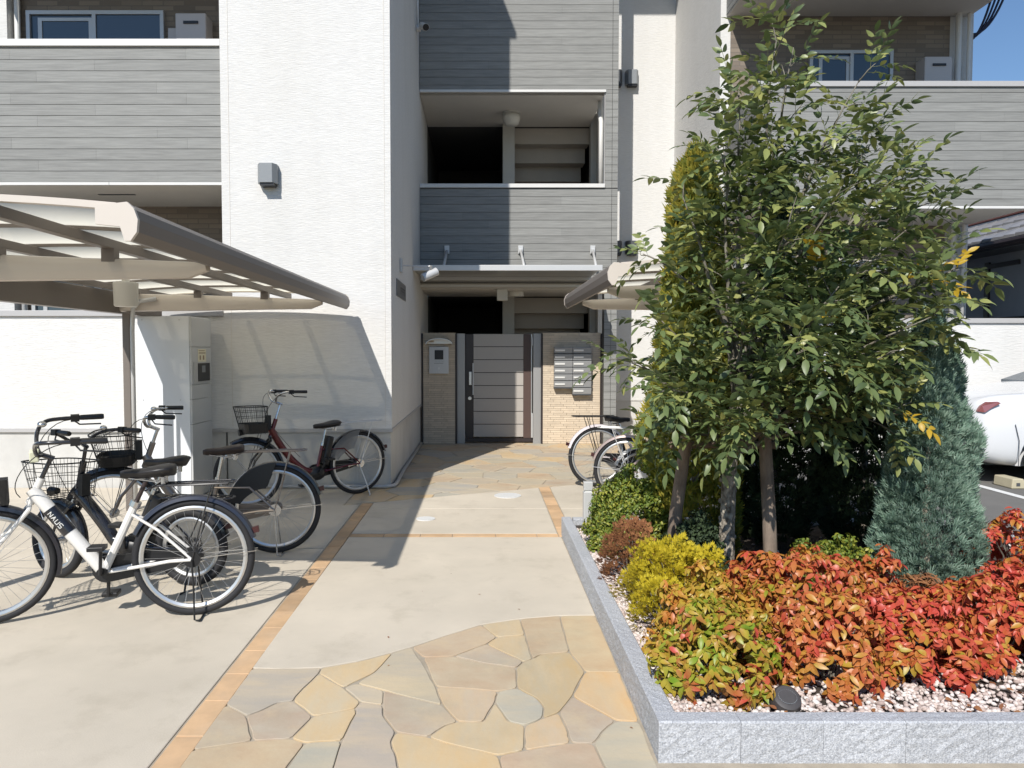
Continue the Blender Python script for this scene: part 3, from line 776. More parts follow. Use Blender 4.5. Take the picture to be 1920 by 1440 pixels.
for c, (x0, x1, n) in enumerate(((1.148, 1.443, 6), (1.447, 1.745, 7))):
    MB().box(x0, x1, 11.99, 12.095, 1.585 - n * .1085 - .02, 1.585 - n * .1085 + .0).build('tray', 'darkmetal', t)
    for k in range(n):
        zt = 1.585 - k * .1085
        b = MB().hexa([(x0 + .001, 11.985, zt - .107), (x1 - .001, 11.985, zt - .107), (x1 - .001, 12.095, zt - .107), (x0 + .001, 12.095, zt - .107),
                       (x0 + .001, 11.965, zt - .012), (x1 - .001, 11.965, zt - .012), (x1 - .001, 12.095, zt - .002), (x0 + .001, 12.095, zt - .002)]).build('mailbox_door', 'mailbox', t, bevel=.003)
        MB().hexa([(x0 + .012, 11.968, zt - .072), (x0 + .17, 11.968, zt - .072), (x0 + .17, 11.985, zt - .072), (x0 + .012, 11.985, zt - .072),
                   (x0 + .012, 11.962, zt - .045), (x0 + .17, 11.962, zt - .045), (x0 + .17, 11.985, zt - .045), (x0 + .012, 11.985, zt - .045)]).build('name_card', 'label', b)
def lamp(lab, z, r):
    t = thing('ceiling_lamp', lab, 'ceiling lamp', (.49, 12.9, z))
    MB().tube([(.49, 12.9, z - .03), (.49, 12.9, z)], r * 1.05, n=24).build('base', 'post', t, smooth='auto')
    MB().tube([(.49, 12.9, z - .22), (.49, 12.9, z - .19), (.49, 12.9, z - .11), (.49, 12.9, z - .03)], [r * .45, r * .8, r, r], n=24).build('shade', 'drum', t, smooth=True)
lamp('round cream ceiling lamp in the upper hall opening', 5.57, .15)
t = thing('ceiling_lamp', 'flat cream ceiling lamp under the entrance ceiling behind the gate', 'ceiling lamp', (.55, 12.6, 2.51))
MB().tube([(.55, 12.6, 2.43), (.55, 12.6, 2.51)], .14, n=24).build('shade', 'drum', t, smooth='auto')
t = MB().box(.23, .40, 12.07, 12.2, 2.33, 2.51).build('sensor_box', 'drum', bevel=.008)
meta(t, 'small square cream sensor box under the entrance ceiling edge', 'sensor box')
t = thing('security_camera', 'white bullet security camera high on the tower side wall', 'security camera', (-.99, 11.4, 6.3))
MB().tube([(-.99, 11.4, 6.34), (-.93, 11.4, 6.34)], .05, n=14).build('base', 'cap', t, smooth='auto')
MB().tube([(-.93, 11.4, 6.34), (-.89, 11.32, 6.31)], .018).build('arm', 'cap', t)
MB().tube([(-.905, 11.40, 6.38), (-.83, 11.12, 6.24)], .052, n=16).build('body', 'cap', t, smooth='auto')
MB().tube([(-.8295, 11.118, 6.239), (-.826, 11.105, 6.2325)], .046, n=16).build('lens_face', 'black', t)
MB().tube([(-.975, 11.43, 6.36), (-.975, 11.46, 6.6), (-.975, 11.5, 9)], .012).tube([(-.98, 11.2, 7.2), (-.98, 11.3, 6.8), (-.96, 11.40, 6.36)], .008).build('cable', 'cap', t)
t = thing('spotlight', 'silver spotlight on a long arm from the tower side wall', 'spotlight', (-.99, 9.05, 2.55))
MB().box(-.992, -.965, 9.0, 9.1, 2.46, 2.62).build('wall_plate', 'silver', t, bevel=.006)
MB().tube([(-.965, 9.05, 2.54), (-.72, 9.05, 2.525), (-.62, 9.05, 2.535)], .0075).build('arm', 'silver', t)
MB().tube([(-.72, 9.02, 2.39), (-.555, 9.10, 2.475)], .05, n=18).build('head', 'silver', t, smooth='auto')
MB().tube([(-.635, 9.06, 2.475), (-.62, 9.05, 2.54)], .016).build('joint', 'alu', t)
t = thing('name_plate', 'dark grey building name plate on the tower side wall below the spotlight', 'sign', (-.99, 9.1, 2.27))
MB().box(-.996, -.985, 8.62, 9.62, 2.15, 2.345).build('plate', 'plaque', t)
gl = MB()
for k, (a, b) in enumerate(((9.0, .05), (9.09, .06), (9.19, .05), (9.28, .07), (9.38, .05), (9.47, .06))):
    gl.box(-.985, -.983, a, a + .012, 2.20, 2.28).box(-.985, -.983, a, a + b, 2.268, 2.28).box(-.985, -.983, a, a + b * .8, 2.232, 2.243)
gl.build('lettering', 'plaque2', t)
t = MB().tube([(-2.6, 8.12, .03), (-1.4, 8.12, .03), (-1.05, 8.115, .03), (-.975, 8.18, .03), (-.965, 8.4, .03), (-.985, 9.2, .03), (-.985, 12.0, .03)], .022).build('conduit', 'sash', smooth=True)
meta(t, 'pale conduit pipe along the foot of the tower plinth', 'pipe')

# parcel locker
t = thing('parcel_locker', 'tall white parcel locker cabinet with keypad against the low wall', 'locker', (-3.17, 7.72, 0))
MB().box(-3.438, -2.925, 7.45, 8.0, .01, 1.855).build('cabinet', 'locker', t, bevel=.004)
for x, z in ((-3.39, 1.82), (-3.02, 1.82), (-3.39, 1.02), (-3.02, 1.02)): MB().tube([(x, 7.449, z), (x, 7.446, z)], .006, n=8).build('screw', 'sash', t)
for z0, z1 in ((1.552, 1.85), (1.172, 1.548), (1.024, 1.168), (.774, 1.02), (.03, .77)):
    d = MB().box(-2.9245, -2.905, 7.455, 7.995, z0, z1).build('locker_door', 'locker_door', t, bevel=.003)
kp = MB().box(-2.9045, -2.898, 7.50, 7.95, 1.19, 1.40).build('control_panel', 'sash', t)
MB().box(-2.8975, -2.894, 7.60, 7.92, 1.20, 1.385).build('keypad', 'black', kp)
MB().box(-2.8938, -2.892, 7.70, 7.79, 1.29, 1.36).build('display', 'greymetal', kp)
nt_ = MB().box(-2.9045, -2.902, 7.62, 7.84, 1.40, 1.53).build('notice', 'paper', t)
MB().box(-2.9018, -2.901, 7.64, 7.82, 1.485, 1.495).box(-2.9018, -2.901, 7.64, 7.80, 1.51, 1.517).box(-2.9018, -2.901, 7.66, 7.69, 1.42, 1.465).box(-2.9018, -2.901, 7.75, 7.785, 1.42, 1.465).build('print', 'brownink', nt_)

# ---------------------------------------------------------------- bicycle canopies
def canopy(label, loc, fx, y0, y1, dz, beams, posts, npan):
    t = thing('bicycle_canopy', label, 'canopy', loc)
    X = lambda x: fx(x)
    def roofz(x): return 2.095 + dz + .045 * (1 - ((x + 2.45) / .95) ** 2)
    xs = [-1.50 - (3.47 - 1.50) * k / 12 for k in range(13)]
    gz = 2.06 + dz
    L = (y1 - y0) / npan
    for k in range(npan):
        a, b = y0 + .021 + L * k, y0 + L * (k + 1) + (.019 if k < npan - 1 else -.002)
        mb = MB()
        n = len(xs)
        for zz in (0, .004):
            mb.v += [(X(x), a, roofz(x) + zz) for x in xs] + [(X(x), b, roofz(x) + zz) for x in xs]
        for o in (0, 2 * n):
            mb.f += [(o + i, o + i + 1, o + n + i + 1, o + n + i) for i in range(n - 1)]
        mb.f += [(i, 2 * n + i, 2 * n + i + 1, i + 1) for i in range(n - 1)]
        mb.build('roof_panel', 'canopy_panel', t, smooth=True)
    for k in range(npan + 1):
        y = y0 + L * k + (.022 if k == 0 else 0)
        wd = .012 if 0 < k < npan else .02
        m_ = 'canopy_brown' if 0 < k < npan else 'canopy_beige'
        path = [((X(x), y, roofz(x)), (0, 1, 0), (0, 0, 1)) for x in xs]
        MB().strip_profile([(-wd, -.016), (wd, -.016), (wd, .012), (-wd, .012)] if 0 < k < npan else [(-wd, -.012), (wd, -.012), (wd, .016), (-wd, .016)], path).build('rafter', m_, t)
    # gutter along the low edge
    pr = [(.06, .03), (.0, .045), (-.025, .02), (-.04, -.02), (-.035, -.07), (-.01, -.105), (.01, -.105), (.0, -.06), (.02, -.03), (.06, -.02)]
    P = [((X(-1.445), yy, gz), ((X(-1.5) - X(-1.4)) * 10, 0, 0), (0, 0, 1)) for yy in (y0 + .0, y1)]
    MB().strip_profile(pr, P).build('gutter', 'canopy_brown', t)
    for yy in (y0 - .02, y1):
        P = [((X(-1.445), yy + q, gz), ((X(-1.5) - X(-1.4)) * 10, 0, 0), (0, 0, 1)) for q in (0, .019)]
        MB().strip_profile([(.13, .035), (.0, .05), (-.028, .022), (-.043, -.02), (-.038, -.072), (-.012, -.108), (.012, -.108), (.03, -.05), (.13, -.04)], P).build('end_cap', 'canopy_beige', t)
    for xp in (-2.005, -2.625, -3.2):
        z = roofz(xp) - .02
        MB().box(min(X(xp), X(xp - .055)), max(X(xp), X(xp - .055)), y0 + .03, y1 - .03, z - .05, z).build('purlin', 'canopy_brown', t, bevel=.003)
    a, b = sorted((X(-3.38), X(-3.47)))
    MB().box(a, b, y0, y1, 1.86 + dz, 2.06 + dz).build('girder', 'canopy_brown', t, bevel=.006)
    for yb in beams:
        c = [(-1.50, 1.94, 1.985), (-1.60, 1.90, 1.992), (-2.6, 1.885, 2.03), (-3.38, 1.875, 2.045)]
        mb = MB()
        P = [((X(x), yb, dz), (0, 1, 0), (0, 0, 1)) for x, _, _ in c]
        k0 = 0
        for (x, zb, zt) in c:
            h_ = (zt - zb) / 2; zc = (zt + zb) / 2 + dz
            for q in range(10):
                a_ = 2 * pi * q / 10 + pi / 10
                mb.v.append((X(x), yb + .035 * cos(a_) * 1.1, zc + h_ * (max(-1, min(1, 1.12 * sin(a_))))))
        for i in range(3):
            for q in range(10): mb.f.append((i * 10 + q, i * 10 + (q + 1) % 10, i * 10 + 10 + (q + 1) % 10, i * 10 + 10 + q))
        mb.f += [tuple(range(10))[::-1], tuple(range(30, 40))]
        bm_ = mb.build('beam', 'canopy_beige', t, smooth='auto')
        a, b = sorted((X(-1.44), X(-1.56)))
        MB().hexa([(a, yb - .02, 1.985 + dz), (b, yb - .02, 1.985 + dz), (b, yb + .02, 1.985 + dz), (a, yb + .02, 1.985 + dz), (a, yb - .02, 2.03 + dz), (b, yb - .02, 2.05 + dz), (b, yb + .02, 2.05 + dz), (a, yb + .02, 2.03 + dz)]).build('bracket', 'canopy_brown', bm_)
        for xp in (-2.032, -2.652):
            MB().box(X(xp) - .035, X(xp) + .035, yb - .03, yb + .03, 1.99 + dz, roofz(xp) - .07).build('bracket', 'canopy_brown', bm_)
    for (xp, yp) in posts:
        MB().box(X(xp) - .035, X(xp) + .035, yp - .05, yp + .05, 0, 1.858 + dz).build('post', 'canopy_brown', t, bevel=.008)
    return t
c1 = canopy('beige framed bicycle canopy with milky roof panels over the left bicycles', (-3.3, 5.4, 0), lambda x: x, 3.08, 7.9, 0, (4.1, 7.0), ((-3.315, 4.1), (-3.315, 7.0)), 7)
MB().tube([(-3.02, 6.93, 1.99), (-3.17, 6.93, 1.97), (-3.235, 6.93, 1.90), (-3.245, 6.93, 1.7), (-3.245, 6.93, .05)], .021).build('downpipe', 'silver', c1, smooth=True)
c2 = canopy('beige framed bicycle canopy seen end-on between entrance and tree', (2.7, 6.5, 0), lambda x: -x - .54, 5.2, 7.94, .01, (5.75, 7.2), ((-3.315, 5.75), (-3.315, 7.2)), 4)
t = thing('canopy_lamp', 'cream drum lamp hanging under the left bicycle canopy beside its post', 'lamp', (-2.95, 6.2, 2.09))
MB().tube([(-2.95, 6.2, 1.875), (-2.95, 6.2, 1.885), (-2.95, 6.2, 2.07), (-2.95, 6.2, 2.075)], [.085, .092, .097, .09], n=28).build('shade', 'drum', t, smooth='auto')
MB().tube([(-2.95, 6.2, 2.075), (-2.95, 6.2, 2.11)], .03, n=12).build('mount', 'drum', t)

# bollard
t = thing('bollard_light', 'square silver grey bollard at the far end of the granite kerb', 'bollard', (.80, 5.62, 0))
MB().box(.763, .833, 5.585, 5.655, 0, .445).box(.765, .831, 5.587, 5.653, .456, .52).build('shaft', 'silver', t, bevel=.004)
MB().box(.772, .824, 5.594, 5.646, .4455, .4555).build('light_slot', 'label', t)
# ---------------------------------------------------------------- bicycles
def bicycle(label, rear, front, p):
    """x forward from the rear contact point, y to the left side, z up"""
    r = Vector((rear[0], rear[1])); f = Vector((front[0], front[1]))
    rz = atan2(f.y - r.y, f.x - r.x)
    wb = p.get('wb', 1.10)
    t = thing('bicycle', label, 'bicycle', (rear[0], rear[1], .008), p.get('group'), rz)
    R = p['R']; F = p.get('frame', 'white_paint'); fend = p.get('fender', 'navy')
    lean = p.get('lean', 0); steer = p.get('steer', 0)
    t.rotation_euler = (lean, 0, rz)
    hb = Vector((wb - .20 * R / .33 - .02, 0, R * 2 + .02))       # bottom of head tube
    ht = hb + Vector((-.055, 0, p.get('head', .16)))
    ax = (ht - hb).normalized()
    RM = Matrix.Translation(hb) @ Matrix.Rotation(steer, 4, ax) @ Matrix.Translation(-hb)
    def BD(mb, name, m, parent=t, smooth=False, bevel=0, st=False):
        if st: mb.v = [tuple(RM @ Vector(v)) for v in mb.v]
        return mb.build(name, m, parent, smooth=smooth, bevel=bevel, local=True)
    def wheel(name, cx, rr, st):
        thick = p.get('tyre', .021)
        c = (cx, 0, rr)
        wmb = MB().torus(c, rr - thick, thick, n=48, m=8, sq=.95)
        tw = BD(wmb, name, 'tyre', smooth=True, st=st)
        ri = rr - thick * 2 - .004
        rm_ = MB(); n = 48
        prf = [(.011, .006), (.014, -.004), (.008, -.018), (-.008, -.018), (-.014, -.004), (-.011, .006)]
        for i in range(n):
            a = 2 * pi * i / n
            for yy, dr in prf: rm_.v.append((cx + (ri + dr) * cos(a), yy, rr + (ri + dr) * sin(a)))
        for i in range(n):
            for j in range(6): rm_.f.append((i * 6 + j, ((i + 1) % n) * 6 + j, ((i + 1) % n) * 6 + (j + 1) % 6, i * 6 + (j + 1) % 6))
        BD(rm_, 'rim', p.get('rim', 'alu'), tw, smooth='auto', st=st)
        BD(MB().tube([(cx, -.04, rr), (cx, .04, rr)], .022 if 'rear' in name else .016, n=12).tube([(cx, -.045, rr), (cx, -.033, rr)], .035, n=12).tube([(cx, .033, rr), (cx, .045, rr)], .035 if 'rear' in name else .02, n=12).tube([(cx, -.07, rr), (cx, .07, rr)], .006, n=6), 'hub', 'chrome', tw, smooth='auto', st=st)
        sp = MB(); ns = 32
        for i in range(ns):
            a = 2 * pi * i / ns
            b = a + (.45 if i % 2 else -.45)
            s_ = 1 if (i // 2) % 2 else -1
            sp.tube([(cx + .028 * cos(b), s_ * .034, rr + .028 * sin(b)), (cx + (ri - .015) * cos(a), 0, rr + (ri - .015) * sin(a))], .0011, n=3, cap=False)
        BD(sp, 'spokes', p.get('spokes', 'spoke'), tw, st=st)
        return tw
    wheel('rear_wheel', 0, R, False)
    wheel('front_wheel', wb, R, True)
    def fender(cx, rr, a0, a1, name, st, m):
        n = 22; rf = rr + .012
        prof = [(-.030, -.014), (-.024, .004), (-.010, .011), (.010, .011), (.024, .004), (.030, -.014), (.022, -.008), (.008, .005), (-.008, .005), (-.022, -.008)]
        path = []
        for i in range(n + 1):
            a = a0 + (a1 - a0) * i / n
            path.append(((cx + rf * cos(a), 0, rr + rf * sin(a)), (0, 1, 0), (cos(a), 0, sin(a))))
        fo = BD(MB().strip_profile(prof, path), name, m, smooth='auto', st=st)
        e = path[0][0] if name == 'rear_mudguard' else path[-1][0]
        q = a0 if name == 'rear_mudguard' else a1
        ex = (cx + rf * cos(q + (.22 if name == 'rear_mudguard' else -.18)), 0, rr + rf * sin(q + (.22 if name == 'rear_mudguard' else -.18)))
        BD(MB().tube([(ex[0], .028, ex[2]), (cx, .055, rr)], .0028, n=5).tube([(ex[0], -.028, ex[2]), (cx, -.055, rr)], .0028, n=5), 'mudguard_stay', 'chrome', fo, st=st)
        return fo
    fr_ = fender(0, R, radians(p.get('fend0', 163)), radians(25), 'rear_mudguard', False, fend)
    fender(wb, R, radians(195), radians(62), 'front_mudguard', True, fend)
    # frame
    bb = Vector((.47 * R / .33 if R > .28 else .42, 0, p.get('bbz', .275)))
    stt = Vector((bb.x - p.get('sdx', .17), 0, p.get('stz', .62)))
    fm = MB()
    dr = p.get('down', .03)
    if p.get('curved'):
        pts = []
        P0, P1, P2 = hb + Vector((0, 0, .07)), Vector((hb.x - .17, 0, .42)), Vector((bb.x + .12, 0, bb.z + .03))
        for k in range(11):
            u = k / 10; pts.append(P0 * (1 - u) ** 2 + P1 * 2 * u * (1 - u) + P2 * u * u)
        pts.append(bb)
        fm.tube(pts, dr, n=12)
    else:
        fm.tube([hb + Vector((-.005, 0, .06)), bb], dr, n=12)
        if p.get('toptube'): fm.tube([ht + Vector((0, 0, -.05)), Vector((hb.x - .3, 0, .50)), stt + (bb - stt) * .35], .014, n=8)
    fm.tube([bb, stt], p.get('seat_r', .017), n=10)
    fm.tube([bb + Vector((0, -.034, 0)), bb + Vector((0, .034, 0))], .024, n=12)
    for s in (1, -1):
        fm.tube([bb + Vector((-.03, s * .02, 0)), Vector((.12, s * .05, R * .98)), Vector((.0, s * .06, R))], .0095, n=7)
        fm.tube([stt + Vector((.02, s * .012, -.06)), Vector((.18, s * .045, R + .17)), Vector((.0, s * .06, R))], .008, n=7)
    fr = BD(fm, 'frame', F, smooth='auto')
    BD(MB().tube([hb, ht], .021, n=12), 'head_tube', F, fr, smooth='auto')
    if p.get('decal'):
        q0, q1 = hb + Vector((-.005, 0, .06)), bb
        a, b = q0.lerp(q1, .24), q0.lerp(q1, .52)
        BD(MB().tube([a, b], dr + .0012, n=20), 'frame_band', 'black_paint', fr, smooth='auto')
        d = (q1 - q0).normalized()
        n_ = Vector((-d.z, 0, d.x))
        if n_.z < 0: n_ = -n_
        lt = MB()
        for k, g_ in enumerate(p['decal']):
            strokes = {'N': [(0, 0, 0, 1), (0, 1, 1, 0), (1, 0, 1, 1)], 'A': [(0, 0, .5, 1), (.5, 1, 1, 0), (.2, .4, .8, .4)], 'U': [(0, 1, 0, 0), (0, 0, 1, 0), (1, 0, 1, 1)],
                       'S': [(1, 1, 0, 1), (0, 1, 0, .5), (0, .5, 1, .5), (1, .5, 1, 0), (1, 0, 0, 0)]}[g_]
            for x0_, y0_, x1_, y1_ in strokes:
                for s in (1, -1):
                    def pt(x_, y_):
                        u_ = .02 + k * .027 + x_ * .018
                        hgt = (y_ - .5) * .024
                        return a + d * u_ + n_ * hgt + Vector((0, s * sqrt(max(0, (dr + .003) ** 2 - hgt ** 2)), 0))
                    if s == 1: lt.tube([pt(x0_, y0_), pt(x1_, y1_)], .0022, n=4)
        BD(lt, 'lettering', 'label', fr)
    # seat
    sp = stt + (stt - bb).normalized() * p.get('post_len', .14)
    BD(MB().tube([stt, sp], .0125, n=10), 'seat_post', p.get('postm', 'chrome'), smooth='auto')
    BD(MB().tube([stt - (stt - bb).normalized() * .02, stt + (stt - bb).normalized() * .012], .02 if p.get('seat_r', .017) < .02 else .03, n=10), 'seat_clamp', 'chrome', smooth='auto')
    sc = sp + Vector((-.01, 0, .035))
    sd_ = MB()
    st_ = [(-.145, .02, .035, .012), (-.135, .075, .045, .018), (-.10, .095, .05, .02), (-.04, .09, .048, .012), (.02, .06, .042, .002), (.07, .035, .04, 0), (.12, .025, .036, -.002), (.145, .012, .026, -.006)]
    for x_, wy, hh, dz_ in st_:
        for q in range(12):
            a = 2 * pi * q / 12
            zz = sin(a); yy = cos(a)
            sd_.v.append((sc.x + x_, wy * yy * (1 if zz > -.3 else .75), sc.z + dz_ + .012 + (hh * .45 * zz if zz > 0 else hh * .95 * zz)))
    for i in range(7):
        for q in range(12): sd_.f.append((i * 12 + q, i * 12 + (q + 1) % 12, i * 12 + 12 + (q + 1) % 12, i * 12 + 12 + q))
    sd_.f += [tuple(range(12))[::-1], tuple(range(84, 96))]
    so = BD(sd_, 'saddle', p.get('saddle', 'saddle'), smooth=True)
    BD(MB().tube([(sc.x - .1, .035, sc.z - .02), (sc.x - .06, .022, sc.z - .045), (sc.x + .1, .012, sc.z - .02)], .0035, n=5).tube([(sc.x - .1, -.035, sc.z - .02), (sc.x - .06, -.022, sc.z - .045), (sc.x + .1, -.012, sc.z - .02)], .0035, n=5)
       .tube([(sc.x - .085, .03, sc.z - .055), (sc.x - .085, .03, sc.z - .015)], .012, n=8).tube([(sc.x - .085, -.03, sc.z - .055), (sc.x - .085, -.03, sc.z - .015)], .012, n=8), 'springs', 'chrome', so)
    # fork
    fk = MB().tube([hb - ax * .0, hb + ax * -.02], .022, n=10)
    for s in (1, -1):
        fk.tube([hb - ax * .015, hb + Vector((.012, s * .045, -.04)), Vector((wb - .05, s * .052, R + .12)), Vector((wb, s * .055, R))], [.014, .013, .011, .008], n=8)
    BD(fk, 'fork', p.get('fork', F), smooth='auto', st=True)
    # handlebar
    up = p.get('stem', .12)
    st0 = ht + ax * up
    BD(MB().tube([ht, st0], .012, n=10).tube([st0 + Vector((-.01, 0, -.015)), st0 + Vector((.045, 0, .01))], .014, n=8), 'stem', p.get('barm', 'chrome'), smooth='auto', st=True)
    BM = p.get('barm', 'chrome')
    rise, back, wid = p.get('rise', .09), p.get('back', .2), p.get('wid', .27)
    hm = MB(); ctr = st0 + Vector((.045, 0, .01))
    pts = []
    for s in (1, -1):
        q = [ctr, ctr + Vector((.025, s * .06, .01)), ctr + Vector((.03, s * .13, rise * .7)), ctr + Vector((.0, s * (wid - .03), rise)), ctr + Vector((-.08, s * wid, rise + .005)), ctr + Vector((-back, s * (wid + .015), rise))]
        # smooth
        for _ in range(2):
            nq = [q[0]]
            for i in range(len(q) - 1): nq += [q[i].lerp(q[i + 1], .25), q[i].lerp(q[i + 1], .75)]
            nq.append(q[-1]); q = nq
        pts.append(q)
    hm.tube(pts[0][::-1] + pts[1][1:], .0112, n=8)
    hb_ = BD(hm, 'handlebar', BM, smooth=True, st=True)
    for s, q in zip((1, -1), pts):
        e = q[-1]; d = (q[-3] - e).normalized()
        g0 = ctr + Vector((-back - .012, s * (wid + .016), rise)); g1 = ctr + Vector((-back + .115, s * (wid - .0), rise + .004))
        BD(MB().tube([g0, g0.lerp(g1, .08), g0.lerp(g1, .9), g1], [.014, .0165, .0155, .014], n=10), 'grip', 'black', hb_, smooth='auto', st=True)
        BD(MB().tube([g1 + Vector((.02, 0, 0)), g1 + Vector((.03, -s * .012, -.012)), g1 + Vector((.0, s * .02, -.045)), g0 + Vector((.015, s * .028, -.05))], .005, n=6)
           .box(*sorted((g1.x - .0, g1.x + .045)), *sorted((g1.y - .018, g1.y + .018)), g1.z - .02, g1.z + .018), 'brake_lever', p.get('lever', 'black'), hb_, st=True)
        # brake cable loops
        ca, cb = g1 + Vector((.045, 0, -.01)), (hb + Vector((.05, 0, .02)) if s == 1 else Vector((bb.x + .2, .03, .45)))
        mid = ctr + Vector((.15, s * .10, -.02 + .05))
        cp = [ca * (1 - u) ** 3 + (ca + Vector((.14, -s * .03, .01))) * 3 * u * (1 - u) ** 2 + (mid + Vector((.04, 0, -.14))) * 3 * u * u * (1 - u) + cb * u ** 3 for u in [k / 12 for k in range(13)]]
        BD(MB().tube(cp, .0026, n=5), 'brake_cable', 'black', hb_, st=True)
    if p.get('bell', 1): BD(MB().sphere(ctr + Vector((.0, -.16, rise * .8 + .03)), .024, .024, .018), 'bell', 'chrome', smooth=True, st=True)
    # basket
    if p.get('basket'):
        kx, kz, ln_, wt, hh = p['basket']       # x start, z bottom, length, half width, height
        bmb = MB()
        def ring(u, k=20):
            out = []
            sx_ = (.80 + .20 * u)
            for i in range(k):
                a = 2 * pi * i / k
                cx_, cy_ = cos(a), sin(a)
                px = math.copysign(abs(cx_) ** .5, cx_); py = math.copysign(abs(cy_) ** .6, cy_)
                out.append(Vector((kx + ln_ / 2 + px * ln_ / 2 * sx_ + .03 * u, py * wt * sx_, kz + hh * u)))
            return out
        for u in p.get('brings', (0, .12, .36, .6, .82)): bmb.tube(ring(u), .0022, n=4, closed=True)
        bmb.tube(ring(1), .0052, n=6, closed=True)
        A, Z = ring(0, 36), ring(1, 36)
        for i in range(36): bmb.tube([A[i], Z[i]], .0017, n=4, cap=False)
        for k in range(6):
            yy = -wt * .66 + wt * 1.32 * k / 5
            bmb.tube([(kx + ln_ * .1, yy, kz), (kx + ln_ * .9, yy, kz)], .002, n=4)
        for k in range(5):
            xx = kx + ln_ * (.15 + .7 * k / 4); bmb.tube([(xx, -wt * .75, kz), (xx, wt * .75, kz)], .002, n=4)
        bk = BD(bmb, 'basket', p.get('bwire', 'wire'), st=True)
        if p.get('bmesh'):
            A, Z = ring(0, 24), ring(p['bmesh'], 24)
            vs = A + Z
            BD(MB().add([tuple(v) for v in vs], [(i, (i + 1) % 24, 24 + (i + 1) % 24, 24 + i) for i in range(24)] + [tuple(range(24))]), 'basket_liner', 'black', bk, st=True)
        BD(MB().tube([(kx + .08, .04, kz), (wb, .06, R)], .003, n=5).tube([(kx + .08, -.04, kz), (wb, -.06, R)], .003, n=5).box(kx - .02, kx + .02, -.03, .03, kz + .02, kz + .16), 'basket_stay', 'wire', bk, st=True)
    if p.get('lampz', 1):
        BD(MB().tube([(wb + .02, 0, R * 2 + .07), (wb + .085, 0, R * 2 + .065)], [.022, .032], n=12), 'headlamp', 'black', smooth='auto', st=True)
    # rack
    if p.get('rack'):
        rz_ = R * 2 + p.get('rackdz', .085)
        rk = MB(); rr_ = .005
        L0, L1 = p.get('rackx', (.20, -.26))
        for yy in (-.06, .06): rk.tube([(L0 + .03, yy * .4, rz_ - .03), (L0 - .04, yy, rz_), (L1, yy, rz_ + .005)], rr_, n=6)
        rk.tube([(L1, -.06, rz_ + .005), (L1 - .03, -.03, rz_ + .006), (L1 - .03, .03, rz_ + .006), (L1, .06, rz_ + .005)], rr_, n=6)
        for yy in (-.02, .02): rk.tube([(L0 - .04, yy, rz_ - .002), (L1, yy, rz_ + .002)], rr_ * .8, n=5)
        for xx in (L0 - .06, (L0 + L1) / 2, L1 + .03): rk.tube([(xx, -.06, rz_), (xx, .06, rz_)], rr_ * .8, n=5)
        for s in (1, -1):
            rk.tube([(L1 * .55, s * .06, rz_), (0.0, s * .068, R)], rr_ * .9, n=6)
            if p.get('rack') == 'twin': rk.tube([(L1 * .55 + .06, s * .06, rz_), (0.012, s * .068, R)], rr_ * .7, n=6)
        BD(rk, 'rear_rack', p.get('rackm', 'wire'), smooth='auto')
    BD(MB().hexa([(-R - .025, -.015, R + .13), (-R + .005, -.015, R + .125), (-R + .005, .015, R + .125), (-R - .025, .015, R + .13), (-R - .02, -.015, R + .165), (-R + .015, -.015, R + .155), (-R + .015, .015, R + .155), (-R - .02, .015, R + .165)]), 'rear_reflector', 'reflector')
    if p.get('guard'):
        m_, a0, a1 = p['guard']
        gd = MB()
        for s in (.036, -.036):
            n = 14; vs = []
            for i in range(n + 1):
                a = radians(a0 + (a1 - a0) * i / n)
                vs.append(((R + .015) * cos(a), s, R + (R + .015) * sin(a)))
            inner = [((R * (.45 + .1 * abs(i - n / 2) / n * 2)) * cos(radians(a0 + (a1 - a0) * i / n)) + .07, s * 1.25, R + R * .42 * sin(radians(a0 + (a1 - a0) * i / n)) + .02) for i in range(n + 1)]
            k0 = len(gd.v); gd.v += vs + inner
            gd.f += [(k0 + i, k0 + i + 1, k0 + n + 2 + i, k0 + n + 1 + i) for i in range(n)]
        BD(gd, 'dress_guard', m_)
    # drive train: chain case on the right side
    cc = MB()
    o = []
    for i in range(9):
        a = pi / 2 - pi * i / 8 * -1
        o.append((bb.x + .075 * cos(-pi / 2 + pi * i / 8), bb.z + .075 * sin(-pi / 2 + pi * i / 8)))
    o2 = [(.0 + .045 * cos(pi / 2 + pi * i / 8), R + .045 * sin(pi / 2 + pi * i / 8)) for i in range(9)]
    pl = o + o2
    n = len(pl)
    cc.add([(x, -.058, z) for x, z in pl] + [(x, -.032, z) for x, z in pl], [tuple(range(n)), tuple(range(n, 2 * n))[::-1]] + [(i, n + i, n + (i + 1) % n, (i + 1) % n) for i in range(n)])
    BD(cc, 'chain_case', p.get('chain', 'black'), smooth='auto')
    ca = p.get('crank', radians(-90))
    cr = MB()
    for s, a in ((-.075, ca), (.075, ca + pi)):
        e = bb + Vector((.165 * cos(a), s, .165 * sin(a)))
        cr.tube([bb + Vector((0, s * .8, 0)), bb + Vector((0, s, 0)), e], .0095, n=7)
    cr.tube([bb + Vector((0, .035, 0)), bb + Vector((0, .05, 0))], p.get('sprocket', .03), n=20)
    cko = BD(cr, 'crank', p.get('crankm', 'black'), smooth='auto')
    for s, a in ((-.075, ca), (.075, ca + pi)):
        e = bb + Vector((.165 * cos(a), s, .165 * sin(a)))
        y0_, y1_ = sorted((e.y + math.copysign(.015, s), e.y + math.copysign(.10, s)))
        BD(MB().box(e.x - .042, e.x + .042, y0_, y1_, e.z - .012, e.z + .012), 'pedal', 'black', cko, bevel=.004)
